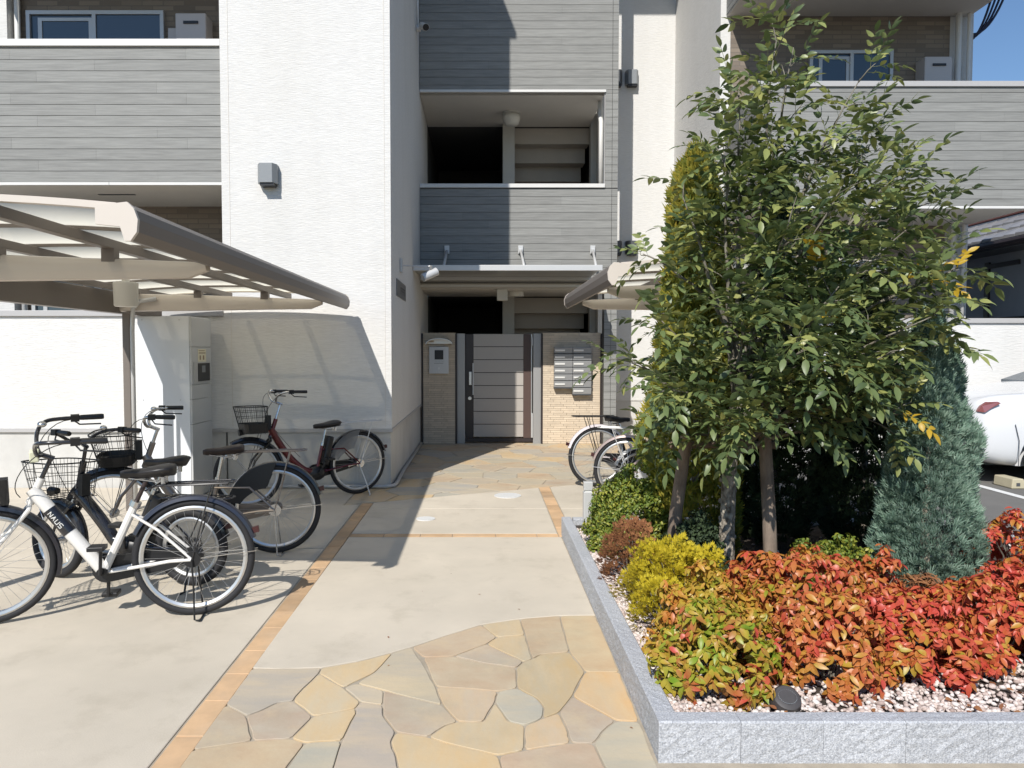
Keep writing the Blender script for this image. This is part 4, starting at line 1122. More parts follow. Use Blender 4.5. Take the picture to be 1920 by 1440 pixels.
    # hub brake and rear fittings
    BD(MB().tube([(0, .045, R), (0, .062, R)], .045, n=18).tube([(0.0, .055, R), (.14, .05, R - .02)], .006, n=5), 'rear_brake', p.get('brakem', 'chrome'), smooth='auto')
    # stand
    sm = p.get('standm', 'wire')
    stn = MB()
    if p.get('stand') == 'double':
        for s in (1, -1): stn.tube([(0, s * .075, R), (-.01, s * .085, R * .6), (-.02, s * .12, .012), (-.05, s * .13, .008)], .0055, n=6)
        stn.tube([(-.05, -.13, .008), (-.05, .13, .008)], .0055, n=6)
    else:
        stn.tube([(.02, .065, R - .01), (-.03, .10, R * .5), (-.05, .17, .012), (-.03, .19, .006)], .007, n=6)
    BD(stn, 'kickstand', sm, smooth='auto')
    if p.get('battery'):
        d = (stt - bb).normalized()
        c_ = bb + d * .22 + Vector((-.062, 0, .0))
        BD(MB().box(-.033, .033, -.05, .05, -.15, .15), 'battery', 'black', bevel=.015).matrix_local = Matrix.Translation(c_) @ Matrix.Rotation(atan2(d.x, d.z), 4, 'Y')
        BD(MB().sphere(bb + Vector((.0, 0, -.01)), .10, .06, .075, n=14), 'motor', 'black', smooth=True)
    if p.get('extra'): p['extra'](BD, locals())
    return t

def white_extra(BD, L):
    hb, ht, ax, ctr = L['hb'], L['ht'], L['ax'], L['ctr']
    BD(MB().box(ctr.x + .015, ctr.x + .06, -.035, .035, ctr.z - .03, ctr.z + .03), 'front_reflector', 'cream', bevel=.006, st=True)
GRP = None
bicycle('white step-through city bicycle with large black wire basket, nearest the camera', (-1.635, 4.186), (-2.643, 4.005),
        dict(R=.333, wb=1.06, frame='white_paint', fender='navy', down=.036, seat_r=.022, decal='NAUS', stem=.13, rise=.13, back=.30, wid=.28, barm='black_paint', steer=radians(20),
             basket=(.96, .66, .34, .19, .27), brings=(0, .2, .4, .6, .8), rack=True, rackm='black_paint', crank=radians(-88), stand='double', lampz=0, chain='black', brakem='black',
             postm='brownsaddle', stz=.65, post_len=.14, crankm='black', extra=white_extra, head=.12, rackx=(.22, -.2)))
bicycle('small wheeled black bicycle with thick frame, parked behind the white one', (-1.86, 4.72), (-2.795, 4.874),
        dict(R=.25, wb=.98, frame='black_paint', fender='black_paint', down=.04, tyre=.029, curved=True, basket=(.74, .54, .40, .19, .23), brings=(0, .25, .5, .75), stem=.11, rise=.08, back=.22, wid=.24, barm='black_paint',
             steer=radians(-16), stz=.60, post_len=.16, rack=True, rackm='black_paint', stand='side', bbz=.24, head=.26, standm='wire', battery=1, brakem='black', rackdz=.07))
bicycle('bronze city bicycle with black basket, dark brown saddle and black dress guard', (-1.537, 5.501), (-2.66, 5.33),
        dict(R=.33, wb=1.13, frame='bronze_paint', fender='black_paint', down=.033, curved=True, basket=(.95, .70, .28, .19, .22), bmesh=.3, stem=.11, rise=.10, back=.18, wid=.27,
             steer=radians(8), stz=.56, post_len=.17, saddle='brownsaddle', rack=True, rackm='bronze_paint', guard=('black', 12, 92), sdx=.06, stand='double', chain='bronze_paint', crank=radians(200),
             standm='chrome', rackx=(.26, -.20), rackdz=.10))
bicycle('dark red electric bicycle with battery, black basket and grey dress guard beside the tower', (-1.316, 7.815), (-2.255, 7.067),
        dict(R=.33, wb=1.17, frame='red_paint', fender='black_paint', down=.035, curved=True, basket=(.97, .72, .28, .19, .25), bmesh=.35, stem=.16, rise=.10, back=.2, wid=.27,
             steer=radians(-6), stz=.56, post_len=.15, battery=1, rack=True, rackm='silver', guard=('greyfilm', 15, 92), sdx=.07, stand='side', standm='silver', crank=radians(-60), rackdz=.10, fork='black_paint'))
bicycle('pale pinkish white bicycle with black rear rack, nearest the mailbox wall', (1.275, 8.25), (2.36, 8.42),
        dict(R=.335, wb=1.10, frame='lilac_paint', fender='lilac_paint', down=.026, stz=.58, post_len=.14, rack='twin', rackm='wire', stand='double', basket=(.97, .70, .28, .17, .24),
             crank=radians(-30), crankm='silver', rackx=(.24, -.26), rackdz=.11))
bicycle('pinkish beige bicycle with wide mudguards in front of the white one, right of the path', (1.42, 7.30), (2.45, 7.02),
        dict(R=.33, wb=1.08, frame='pink_paint', fender='pink_paint', down=.03, curved=True, stz=.56, rack=True, rackm='silver', stand='double', standm='silver', crank=radians(-40), crankm='silver', chain='silver',
             basket=(.97, .70, .28, .17, .24), guard=None))
bicycle('small silver folding bicycle leaning between the right hand bicycles', (1.62, 7.66), (2.45, 7.66),
        dict(R=.25, wb=.95, frame='silver', fender='silver', down=.03, stz=.55, post_len=.18, stem=.25, stand='side', crank=radians(20), crankm='silver', rack=False, bbz=.25))
t = MB().box(1.18, 1.30, 7.08, 7.16, .02, .17).build('wheel_clamp', 'blueplastic', bevel=.01)
meta(t, 'small blue grey block on the ground beside the bollard under the right bicycles', 'block')

# ---------------------------------------------------------------- car at the right edge
t = thing('parked_car', 'white car parked by the right low wall, seen at its rear corner', 'car', (7.5, 8.98, 0))
cx0, L_, W_, yc = 5.49, 4.3, .82, 9.03
prof = [  # x, z bottom, z belt, z roof, half width factor
    (0.00, .47, .80, .82, .62), (.03, .38, .88, .93, .76), (.10, .29, .94, 1.02, .88), (.30, .22, .97, 1.075, .96), (.60, .20, .98, 1.09, .99), (.95, .19, .98, 1.12, 1.0), (1.6, .18, .97, 1.26, 1.0), (2.0, .18, .96, 1.41, 1.0),
    (2.3, .18, .95, 1.44, 1.0), (2.8, .18, .94, 1.33, 1.0), (3.3, .18, .93, 1.06, .99), (3.7, .19, .90, .95, .97), (4.1, .24, .80, .84, .86), (4.27, .34, .70, .72, .66), (4.3, .42, .62, .64, .5)]
mb = MB(); nn = 0
for x, zb, zt, zr, wf in prof:
    w_ = W_ * wf
    half = [(0, zb), (w_ * .7, zb), (w_ * .95, zb + .03), (w_ * 1.0, zb + (zt - zb) * .35), (w_ * 1.0, zb + (zt - zb) * .7), (w_ * .96, zt), (w_ * (.96 - .2 * min(1, (zr - zt) / .4)), zt + (zr - zt) * .85), (w_ * (.8 - .22 * min(1, (zr - zt) / .4)), zr), (0, zr + .012)]
    sec = half + [(-y, z) for y, z in half[1:-1][::-1]]
    nn = len(sec)
    mb.v += [(cx0 + x, yc + y, z * .965) for y, z in sec]
for i in range(len(prof) - 1):
    for j in range(nn): mb.f.append((i * nn + j, (i + 1) * nn + j, (i + 1) * nn + (j + 1) % nn, i * nn + (j + 1) % nn))
mb.f += [tuple(range(nn)), tuple(range((len(prof) - 1) * nn, len(prof) * nn))[::-1]]
body = mb.build('body', 'car', t)
ss = body.modifiers.new('s', 'SUBSURF'); ss.levels = 2; ss.render_levels = 2
cut = MB()
for xw in (cx0 + .86, cx0 + 3.45):
    for yy in (yc - .95, yc + .60): cut.tube([(xw, yy, .32), (xw, yy + .35, .32)], .385, n=40)
cutter = cut.build('cutter', 'black')
cutter.location = (-7.5, -8.98, 0)
cutter.location = (0, 0, 0)
for v in cutter.data.vertices: pass
bo = body.modifiers.new('b', 'BOOLEAN'); bo.object = cutter; bo.solver = 'EXACT'
bpy.context.view_layer.update()
dg = bpy.context.evaluated_depsgraph_get()
nm = bpy.data.meshes.new_from_object(body.evaluated_get(dg))
body.modifiers.clear(); body.data = nm
nm.shade_smooth()
try: nm.set_sharp_from_angle(angle=radians(40))
except Exception: pass
bpy.data.objects.remove(cutter)
for xw in (cx0 + .86, cx0 + 3.45):
    for s, yy in ((-1, yc - .78), (1, yc + .78)):
        w0 = MB().torus((xw, yy, .315), .225, .09, n=36, m=10).build('wheel', 'tyre', t, smooth=True)
        sp = MB().tube([(xw, yy - s * .02 + s * .05, .315), (xw, yy + s * .075, .315)], .035, n=12)
        for k in range(10):
            a = 2 * pi * k / 10
            sp.tube([(xw, yy + s * .065, .315), (xw + .19 * cos(a), yy + s * .06, .315 + .19 * sin(a))], .012, n=5)
        sp.torus((xw, yy + s * .045, .315), .195, .018, n=32, m=6)
        sp.build('rim', 'alu', w0, smooth='auto')
        MB().tube([(xw, yy - s * .03, .315), (xw, yy + s * .02, .315)], .19, n=24).build('brake_disc', 'darkmetal', w0)
for s in (-1, 1):
    tl = MB()
    pts = [(.06, .83), (.085, .90), (.13, .945), (.23, .95), (.255, .93), (.17, .875), (.11, .825)]
    o_, i_ = [], []
    for x, z in pts:
        hw = W_ * np.interp(x, [0, .03, .10, .30, .60], [.62, .76, .88, .96, .99])
        o_.append((cx0 + x, yc + s * (hw + .004), z)); i_.append((cx0 + x, yc + s * (hw - .04), z))
    n = len(pts); k0 = len(tl.v); tl.v += o_ + i_
    tl.f += [tuple(k0 + i for i in range(n)), tuple(k0 + n + i for i in range(n))[::-1]] + [(k0 + i, k0 + n + i, k0 + n + (i + 1) % n, k0 + (i + 1) % n) for i in range(n)]
    tl.build('tail_lamp', 'tail', t, bevel=.006)
MB().add([(cx0 + 1.4, yc - .812, 1.01), (cx0 + 3.1, yc - .812, 1.01), (cx0 + 2.6, yc - .70, 1.34), (cx0 + 1.8, yc - .70, 1.37),
          (cx0 + 1.4, yc - .76, 1.01), (cx0 + 3.1, yc - .78, 1.01), (cx0 + 2.6, yc - .65, 1.34), (cx0 + 1.8, yc - .65, 1.37)],
         [(0, 1, 2, 3), (7, 6, 5, 4), (0, 4, 5, 1), (1, 5, 6, 2), (2, 6, 7, 3), (3, 7, 4, 0)]).build('side_window', 'glass', t)
MB().add([(cx0 + 1.2, yc - .6, 1.15), (cx0 + 1.2, yc + .6, 1.15), (cx0 + 1.9, yc + .52, 1.41), (cx0 + 1.9, yc - .52, 1.41), (cx0 + 1.2, yc - .6, 1.10), (cx0 + 1.2, yc + .6, 1.10), (cx0 + 1.9, yc + .52, 1.36), (cx0 + 1.9, yc - .52, 1.36)],
         [(0, 3, 2, 1), (4, 5, 6, 7), (0, 1, 5, 4), (1, 2, 6, 5), (2, 3, 7, 6), (3, 0, 4, 7)]).build('rear_window', 'glass', t)
MB().tube([(cx0 + .44, yc - W_ * .985 - .004, .235), (cx0 + .44, yc - W_ * .985 - .006, .52), (cx0 + .40, yc - W_ * .975 - .004, .70)], .004, n=5).build('panel_gap', 'darkmetal', t)
t = thing('wheel_stop', 'yellowed concrete wheel stop behind the near rear wheel of the white car', 'wheel stop', (5.95, 8.28, 0))
MB().add([(5.80, 8.13, 0), (6.0, 8.13, 0), (6.0, 8.43, 0), (5.80, 8.43, 0), (5.81, 8.13, .11), (5.93, 8.13, .11), (5.93, 8.43, .11), (5.81, 8.43, .11)],
         [(0, 3, 2, 1), (4, 5, 6, 7), (0, 1, 5, 4), (1, 2, 6, 5), (2, 3, 7, 6), (3, 0, 4, 7)]).build('block', 'block', t, bevel=.01)
MB().box(5.85, 5.89, 8.126, 8.135, .03, .065).build('slot', 'darkmetal', t)

# ---------------------------------------------------------------- neighbouring house and cables at the right edge
t = thing('neighbour_house', 'grey house with a tiled roof behind the right low wall', 'house', (9.5, 11, 0))
MB().box(7.95, 12, 8.6, 14.5, 0, 3.05).build('wall', 'housewall', t)
MB().box(7.92, 7.949, 11.75, 11.85, 1.5, 2.9).box(7.92, 7.949, 11.1, 11.75, 2.80, 2.87).box(7.92, 7.949, 8.6, 11.75, 1.98, 2.03).build('wall_trim', 'darkframe', t)
MB().box(7.90, 7.945, 8.6, 11.7, 1.75, 1.82).build('sill', 'redtrim', t)
MB().hexa([(7.5, 8.4, 3.0), (12, 8.4, 3.0), (12, 14.6, 3.0), (7.5, 14.6, 3.0), (7.5, 8.4, 3.09), (12, 8.4, 5.8), (12, 14.6, 5.8), (7.5, 14.6, 3.09)]).build('roof', 'darkmetal', t)
MB().tube([(7.44, 8.4, 3.06), (7.44, 14.6, 3.06)], .05).build('gutter', 'darkframe', t)
for k in range(3):
    for j in range(26):
        x = 7.47 + .235 * k; z = 3.115 + .146 * k + .02; y = 8.45 + .235 * j
        MB().hexa([(x, y, z - .01), (x + .25, y, z + .135), (x + .25, y + .225, z + .135), (x, y + .225, z - .01), (x, y, z + .025), (x + .25, y, z + .165), (x + .25, y + .225, z + .155), (x, y + .225, z + .04)]).build('roof_tile', 'kawara', t)
MB().hexa([(8.17, 8.4, 3.62), (8.25, 8.4, 3.62), (8.25, 14.6, 3.62), (8.17, 14.6, 3.62), (8.17, 8.4, 3.72), (8.25, 8.4, 3.76), (8.25, 14.6, 3.76), (8.17, 14.6, 3.72)]).build('flashing', 'redtrim', t)
t = thing('service_cables', 'bundle of dark blue looped cables against the sky at the balcony corner', 'cable', (6.95, 10.5, 5.9))
for k in range(4):
    a = Vector((6.90, 10.85 - .03 * k, 5.93 + .02 * k)); b = Vector((7.15 + .07 * k, 10.6, 6.75))
    pts = [a * (1 - u) ** 2 + Vector((7.05 + .05 * k, 10.75, 5.86 + .03 * k)) * 2 * u * (1 - u) + b * u * u for u in [i / 12 for i in range(13)]]
    MB().tube(pts, .016, n=6).build('cable', 'cable', t, smooth=True)
# ---------------------------------------------------------------- planter: kerb, soil, pebbles
P = MB().box(.70, 3.92, 2.72, 6.02, -.02, .105).build('planting_bed', 'soil')
meta(P, 'dark soil planting bed edged with granite blocks', kind='structure')
kerb = thing('granite_kerb', 'rough pale granite kerb of separate blocks round the planting bed', 'kerb', (2.2, 4.3, 0))
def kerb_block(L, W, H, seed):
    r = random.Random(seed)
    nx = max(4, int(L / .022)); nz = 8; ny = 4
    mb = MB()
    ph = [r.uniform(0, 9) for _ in range(8)]
    def d(u, v, k): return r.uniform(-.0016, .0016)
    def grid(fn, na, nb_, bump):
        k0 = len(mb.v)
        for i in range(na + 1):
            for j in range(nb_ + 1):
                e = 0 if i in (0, na) or j in (0, nb_) else 1
                mb.v.append(fn(i / na, j / nb_, d(i / na * L, j / nb_ * .2, bump) * e))
        for i in range(na):
            for j in range(nb_):
                a = k0 + i * (nb_ + 1) + j
                mb.f.append((a, a + nb_ + 1, a + nb_ + 2, a + 1))
    c = .006
    grid(lambda u, v, q: (u * L, q * 1.6, v * (H - c)), nx, nz, 0)
    grid(lambda u, v, q: (u * L, W - q * 1.6, (1 - v) * (H - c)), nx, nz, 1)
    grid(lambda u, v, q: (u * L, c + v * (W - 2 * c), H + q), nx, ny, 2)
    grid(lambda u, v, q: (u * L, c * v, H - c + c * v), nx, 1, 3)
    grid(lambda u, v, q: (u * L, W - c + c * v, H - c * v), nx, 1, 3)
    mb.quad((0, 0, 0), (0, 0, H - c), (0, W, H - c), (0, W, 0)); mb.quad((L, 0, 0), (L, W, 0), (L, W, H - c), (L, 0, H - c))
    mb.add([(0, 0, H - c), (0, c, H), (0, W - c, H), (0, W, H - c)], [(0, 1, 2, 3)]); mb.add([(L, 0, H - c), (L, c, H), (L, W - c, H), (L, W, H - c)], [(3, 2, 1, 0)])
    me = mb.mesh('kerb_block', M['granite']); return me
kb3 = [kerb_block(.2984, .078, .157, s) for s in range(4)]
kb6 = [kerb_block(.597, .078, .157, s + 9) for s in range(3)]
def put(me, x, y, rz, parent=kerb, name='granite_block', z=0):
    o = bpy.data.objects.new(name, me); COL.objects.link(o); o.parent = parent
    o.location = Vector((x, y, z + .0)) - OFF[parent.name]; o.rotation_euler = (0, 0, rz); return o
for k in range(11): put(kb3[k % 4], .641 + .3 * k, 2.66 + rnd.uniform(-.001, .001), 0)
y = 2.742
for k in range(11): put(kb3[(k + 1) % 4], .721, y, pi / 2); y += .30
for k in range(11): put(kb3[(k + 2) % 4], 3.94, 2.66 + .3 * k, pi / 2)
for k in range(10): put(kb3[(k + 3) % 4], .73 + .3 * k, 5.96, 0)

# pebbles
def ico(r, s):
    t_ = (1 + sqrt(5)) / 2
    v = [Vector(a).normalized() for a in [(-1, t_, 0), (1, t_, 0), (-1, -t_, 0), (1, -t_, 0), (0, -1, t_), (0, 1, t_), (0, -1, -t_), (0, 1, -t_), (t_, 0, -1), (t_, 0, 1), (-t_, 0, -1), (-t_, 0, 1)]]
    f = [(0, 11, 5), (0, 5, 1), (0, 1, 7), (0, 7, 10), (0, 10, 11), (1, 5, 9), (5, 11, 4), (11, 10, 2), (10, 7, 6), (7, 1, 8), (3, 9, 4), (3, 4, 2), (3, 2, 6), (3, 6, 8), (3, 8, 9), (4, 9, 5), (2, 4, 11), (6, 2, 10), (8, 6, 7), (9, 8, 1)]
    return np.array([tuple(q) for q in v]), np.array(f)
IV, IF = ico(1, 0)
def mesh_np(name, V, F, m):
    me = bpy.data.meshes.new(name)
    nf, k = F.shape
    me.vertices.add(len(V)); me.vertices.foreach_set('co', V.astype(np.float32).ravel())
    me.loops.add(nf * k); me.loops.foreach_set('vertex_index', F.astype(np.int32).ravel())
    me.polygons.add(nf); me.polygons.foreach_set('loop_start', np.arange(0, nf * k, k, dtype=np.int32)); me.polygons.foreach_set('loop_total', np.full(nf, k, dtype=np.int32))
    me.update(calc_edges=True); me.materials.append(M[m]); return me
rng = np.random.default_rng(5)
def rotmats(n, tilt=pi):
    a, b, c = rng.uniform(0, 2 * pi, n), rng.uniform(-tilt, tilt, n), rng.uniform(-tilt, tilt, n)
    ca, sa, cb, sb, cc, sc = np.cos(a), np.sin(a), np.cos(b), np.sin(b), np.cos(c), np.sin(c)
    Rz = np.stack([np.stack([ca, -sa, 0 * a], -1), np.stack([sa, ca, 0 * a], -1), np.stack([0 * a, 0 * a, 1 + 0 * a], -1)], 1)
    Ry = np.stack([np.stack([cb, 0 * a, sb], -1), np.stack([0 * a, 1 + 0 * a, 0 * a], -1), np.stack([-sb, 0 * a, cb], -1)], 1)
    Rx = np.stack([np.stack([1 + 0 * a, 0 * a, 0 * a], -1), np.stack([0 * a, cc, -sc], -1), np.stack([0 * a, sc, cc], -1)], 1)
    return Rz @ Ry @ Rx
n = 9000
px = rng.uniform(.74, 3.9, n); py = 2.75 + (rng.power(.55, n) ** 1.0) * 3.0
py = 2.75 + rng.exponential(.55, n); py = np.clip(py, 2.75, 5.9)
lx = rng.uniform(0, 1, n) < .18
px = np.where(lx, .735 + rng.exponential(.06, n), px); py = np.where(lx, rng.uniform(2.75, 5.8, n), py)
sz = rng.uniform(.007, .0155, n)
sc = np.stack([sz * rng.uniform(.8, 1.4, n), sz * rng.uniform(.7, 1.1, n), sz * rng.uniform(.5, .8, n)], -1)
V = (IV[None] * rng.uniform(.8, 1.15, (n, 12, 1))) * sc[:, None, :]
V = np.einsum('nij,nkj->nki', rotmats(n, .6), V) + np.stack([px, py, .108 + rng.uniform(0, .014, n)], -1)[:, None, :]
F = (IF[None] + 12 * np.arange(n)[:, None, None]).reshape(-1, 3)
pb = bpy.data.objects.new('pebbles', mesh_np('pebbles', V.reshape(-1, 3), F, 'pebble')); COL.objects.link(pb)
meta(pb, 'pinkish white pebbles scattered over the planting bed', 'gravel', kind='stuff')

# ---------------------------------------------------------------- foliage toolkit
def leaflet(L, W, droop=.15, fold=.25):
    """eight triangles: base, three stations, tip; folded along the midrib"""
    st = [(0, 0), (.22, .8), (.5, 1.0), (.78, .62), (1, 0)]
    v = []; 
    for s, w_ in st:
        z = -droop * L * s * s
        v.append((L * s, 0, z))
        if 0 < s < 1:
            v.append((L * s, W / 2 * w_, z + fold * W / 2 * w_)); v.append((L * s, -W / 2 * w_, z + fold * W / 2 * w_))
    # index: 0 base; 1,2,3 / 4,5,6 / 7,8,9 ; 10 tip
    f = [(0, 1, 2), (0, 3, 1), (1, 4, 5), (1, 5, 2), (1, 3, 6), (1, 6, 4), (4, 7, 8), (4, 8, 5), (4, 6, 9), (4, 9, 7), (7, 10, 8), (7, 9, 10)]
    return np.array(v), np.array(f)
def xf(V, M4):
    A = np.array(M4); return V @ A[:3, :3].T + A[:3, 3]
def joinm(parts):
    V, F, k = [], [], 0
    for v, f in parts:
        V.append(v); F.append(f + k); k += len(v)
    return np.concatenate(V), np.concatenate(F)
def thin(a, b, r):       # three-sided twig
    a, b = Vector(a), Vector(b); d = (b - a).normalized(); u = d.orthogonal().normalized(); w_ = d.cross(u)
    v = [tuple(p + (u * cos(q) + w_ * sin(q)) * r) for p in (a, b) for q in (0, 2.1, 4.2)]
    return np.array(v), np.array([(0, 1, 4), (0, 4, 3), (1, 2, 5), (1, 5, 4), (2, 0, 3), (2, 3, 5)])
def T(loc=(0, 0, 0), rz=0, ry=0, rx=0, s=1):
    return Matrix.Translation(loc) @ Matrix.Rotation(rz, 4, 'Z') @ Matrix.Rotation(ry, 4, 'Y') @ Matrix.Rotation(rx, 4, 'X') @ Matrix.Scale(s, 4)
def pinnate(seed, L=.25, pairs=4, ll=.084, lw=.037):
    r = random.Random(seed); ps = []
    def pos(u): return Vector((L * u, 0, -L * .26 * u * u))
    for k in range(4): ps.append(thin(pos(k / 4), pos((k + 1) / 4), .0016))
    for k in range(pairs):
        u = .22 + .66 * k / (pairs - 1)
        for s in (1, -1):
            v, f = leaflet(ll * r.uniform(.75, 1.1), lw * r.uniform(.85, 1.1), r.uniform(.1, .35), r.uniform(.1, .4))
            ps.append((xf(v, T(pos(u), s * r.uniform(.75, 1.15), r.uniform(-.25, .35), r.uniform(-.5, .5))), f))
    v, f = leaflet(ll * 1.1, lw, .2, .2); ps.append((xf(v, T(pos(1), r.uniform(-.2, .2), .55)), f))
    return joinm(ps)
def whorl(seed, n=7, ll=.062, lw=.024):
    r = random.Random(seed); ps = []
    for k in range(n):
        v, f = leaflet(ll * r.uniform(.7, 1.15), lw * r.uniform(.85, 1.2), r.uniform(.15, .5), r.uniform(.1, .4))
        ps.append((xf(v, T((r.uniform(-.012, .012), r.uniform(-.012, .012), r.uniform(-.02, .012)), 2 * pi * k / n + r.uniform(-.35, .35), r.uniform(-.15, .75), r.uniform(-.5, .5))), f))
    ps.append(thin((0, 0, 0), (0, 0, -.07), .0015))
    return joinm(ps)
def fan(seed, n=7, L=.075, W=.012, spread=1.1, curl=.2):
    r = random.Random(seed); ps = []
    for k in range(n):
        a = -spread + 2 * spread * k / (n - 1)
        ln = L * (1 - .35 * abs(a) / spread) * r.uniform(.8, 1.1)
        z = r.uniform(-.15, .15)
        d = Vector((cos(a), sin(a), z)); p = Vector((-d.y, d.x, 0)).normalized() * W * .5
        b = Vector((0, 0, 0)) + d * ln * .15
        m_ = d * ln * .6 + Vector((0, 0, curl * ln * .2)); e = d * ln
        ps.append((np.array([tuple(b - p * .4), tuple(b + p * .4), tuple(m_ + p), tuple(m_ - p), tuple(e)]), np.array([(0, 1, 2), (0, 2, 3), (3, 2, 4)])))
    return joinm(ps)
def thread(seed, n=6, L=.11, W=.006):
    r = random.Random(seed); ps = []
    for k in range(n):
        a = r.uniform(0, 2 * pi); o = r.uniform(.35, .9)
        pts = []
        for i in range(5):
            u = i / 4
            pts.append(Vector((cos(a) * o * L * u, sin(a) * o * L * u, L * (.75 * u - .85 * u * u))))
        v = []; 
        for i, q in enumerate(pts):
            w_ = W * (1 - .7 * i / 4); pr_ = Vector((-sin(a), cos(a), .3)).normalized() * w_
            v += [tuple(q - pr_), tuple(q + pr_)]
        f = []
        for i in range(4): f += [(2 * i, 2 * i + 1, 2 * i + 3), (2 * i, 2 * i + 3, 2 * i + 2)]
        ps.append((np.array(v), np.array(f)))
    return joinm(ps)

CAM = Vector((0, 0, 1.5))
def foliage(parent, name, temps, mats4, m, nobj=0, stuffname='foliage'):
    """mats4: list of (Matrix, template index) in world space; the nobj nearest ones are objects, the rest one mesh"""
    off = OFF[parent.name]
    if nobj:
        mats4 = sorted(mats4, key=lambda q: (q[0].translation - CAM).length)
        tm = [mesh_np(name, v, f, m) for v, f in temps]
        for Mx, k in mats4[:nobj]:
            o = bpy.data.objects.new(name, tm[k]); COL.objects.link(o); o.parent = parent
            o.matrix_local = Matrix.Translation(-off) @ Mx
        mats4 = mats4[nobj:]
    if not mats4: return None
    Vs, Fs, k0 = [], [], 0
    for ti, (v, f) in enumerate(temps):
        A = np.array([np.array(Mx) for Mx, k in mats4 if k == ti])
        if not len(A): continue
        W_ = np.einsum('nij,kj->nki', A[:, :3, :3], v) + A[:, None, :3, 3]
        Vs.append(W_.reshape(-1, 3)); Fs.append((f[None] + (len(v) * np.arange(len(A)))[:, None, None]).reshape(-1, 3) + k0); k0 += len(v) * len(A)
    V = np.concatenate(Vs) - np.array(off); F = np.concatenate(Fs)
    o = bpy.data.objects.new(stuffname, mesh_np(stuffname, V, F, m)); COL.objects.link(o); o.parent = parent
    o['kind'] = 'stuff'
    return o
def basis(p, d, up, s=1):      # matrix whose x axis is d
    d = Vector(d).normalized(); up = Vector(up)
    z = (up - d * up.dot(d))
    z = z.normalized() if z.length > 1e-4 else d.orthogonal().normalized()
    y_ = z.cross(d)
    m_ = Matrix(((d.x, y_.x, z.x, p[0]), (d.y, y_.y, z.y, p[1]), (d.z, y_.z, z.z, p[2]), (0, 0, 0, 1)))
    return m_ @ Matrix.Scale(s, 4)

# ---------------------------------------------------------------- the ash tree
rt = random.Random(21)
t = thing('ash_tree', 'evergreen ash tree with glossy feathery leaves in the planting bed, taller than the balcony', 'tree', (1.485, 4.5, .10))
tr = MB()
tp = [(1.485, 4.50, .08), (1.487, 4.50, .45), (1.495, 4.49, .85), (1.53, 4.48, 1.15), (1.58, 4.47, 1.5)]
tr.tube(tp, [.052, .045, .043, .038, .034], n=12)
for _ in range(40): # bark flakes
    u = rt.random(); a = rt.uniform(0, 2 * pi); z = .12 + u * .75
    c_ = Vector((1.487 + .043 * cos(a), 4.5 + .043 * sin(a), z)); tr.sphere(c_, .012, .012, .016, 5, 4)
tr.build('trunk', 'bark', t, smooth='auto')
tips = [ # (x, y, z, leafiness) limb ends read off the crown's outline at the tree's distance
    (1.68, 4.35, 3.28, 1), (1.84, 4.5, 3.30, .8), (1.52, 4.5, 3.05, 1), (1.40, 4.4, 2.70, .8), (1.18, 4.45, 2.42, .35), (.98, 4.6, 2.10, .28), (1.02, 4.4, 1.72, .8), (.86, 4.5, 1.45, .5),
    (1.10, 4.1, 1.28, 1.5), (1.12, 4.3, 1.02, 1.2), (1.38, 3.95, 1.12, 1.6), (1.72, 3.9, 1.4, 1.1), (2.10, 4.0, 1.25, .9), (2.40, 4.2, 1.15, 1), (2.60, 4.3, 1.50, 1), (2.66, 4.5, 1.75, 1), (2.70, 4.5, 2.05, .8),
    (2.66, 4.6, 2.40, .8), (2.56, 4.5, 2.66, .6), (2.45, 4.7, 2.84, .6), (2.24, 4.5, 3.12, .8), (2.12, 4.7, 2.75, .7), (1.95, 4.1, 2.40, 1), (1.62, 4.0, 2.15, 1), (2.35, 4.1, 2.2, 1),
    (1.9, 4.0, 1.85, 1.1), (2.4, 3.95, 1.7, 1), (1.45, 4.1, 1.72, 1), (2.5, 5.0, 2.0, .5), (2.45, 4.45, 2.55, .9), (2.15, 3.9, 1.5, 1), (1.62, 3.85, 1.55, 1), (1.75, 4.6, 2.75, .7), (2.6, 4.1, 1.95, .9)]
leafM = []; tw = MB()
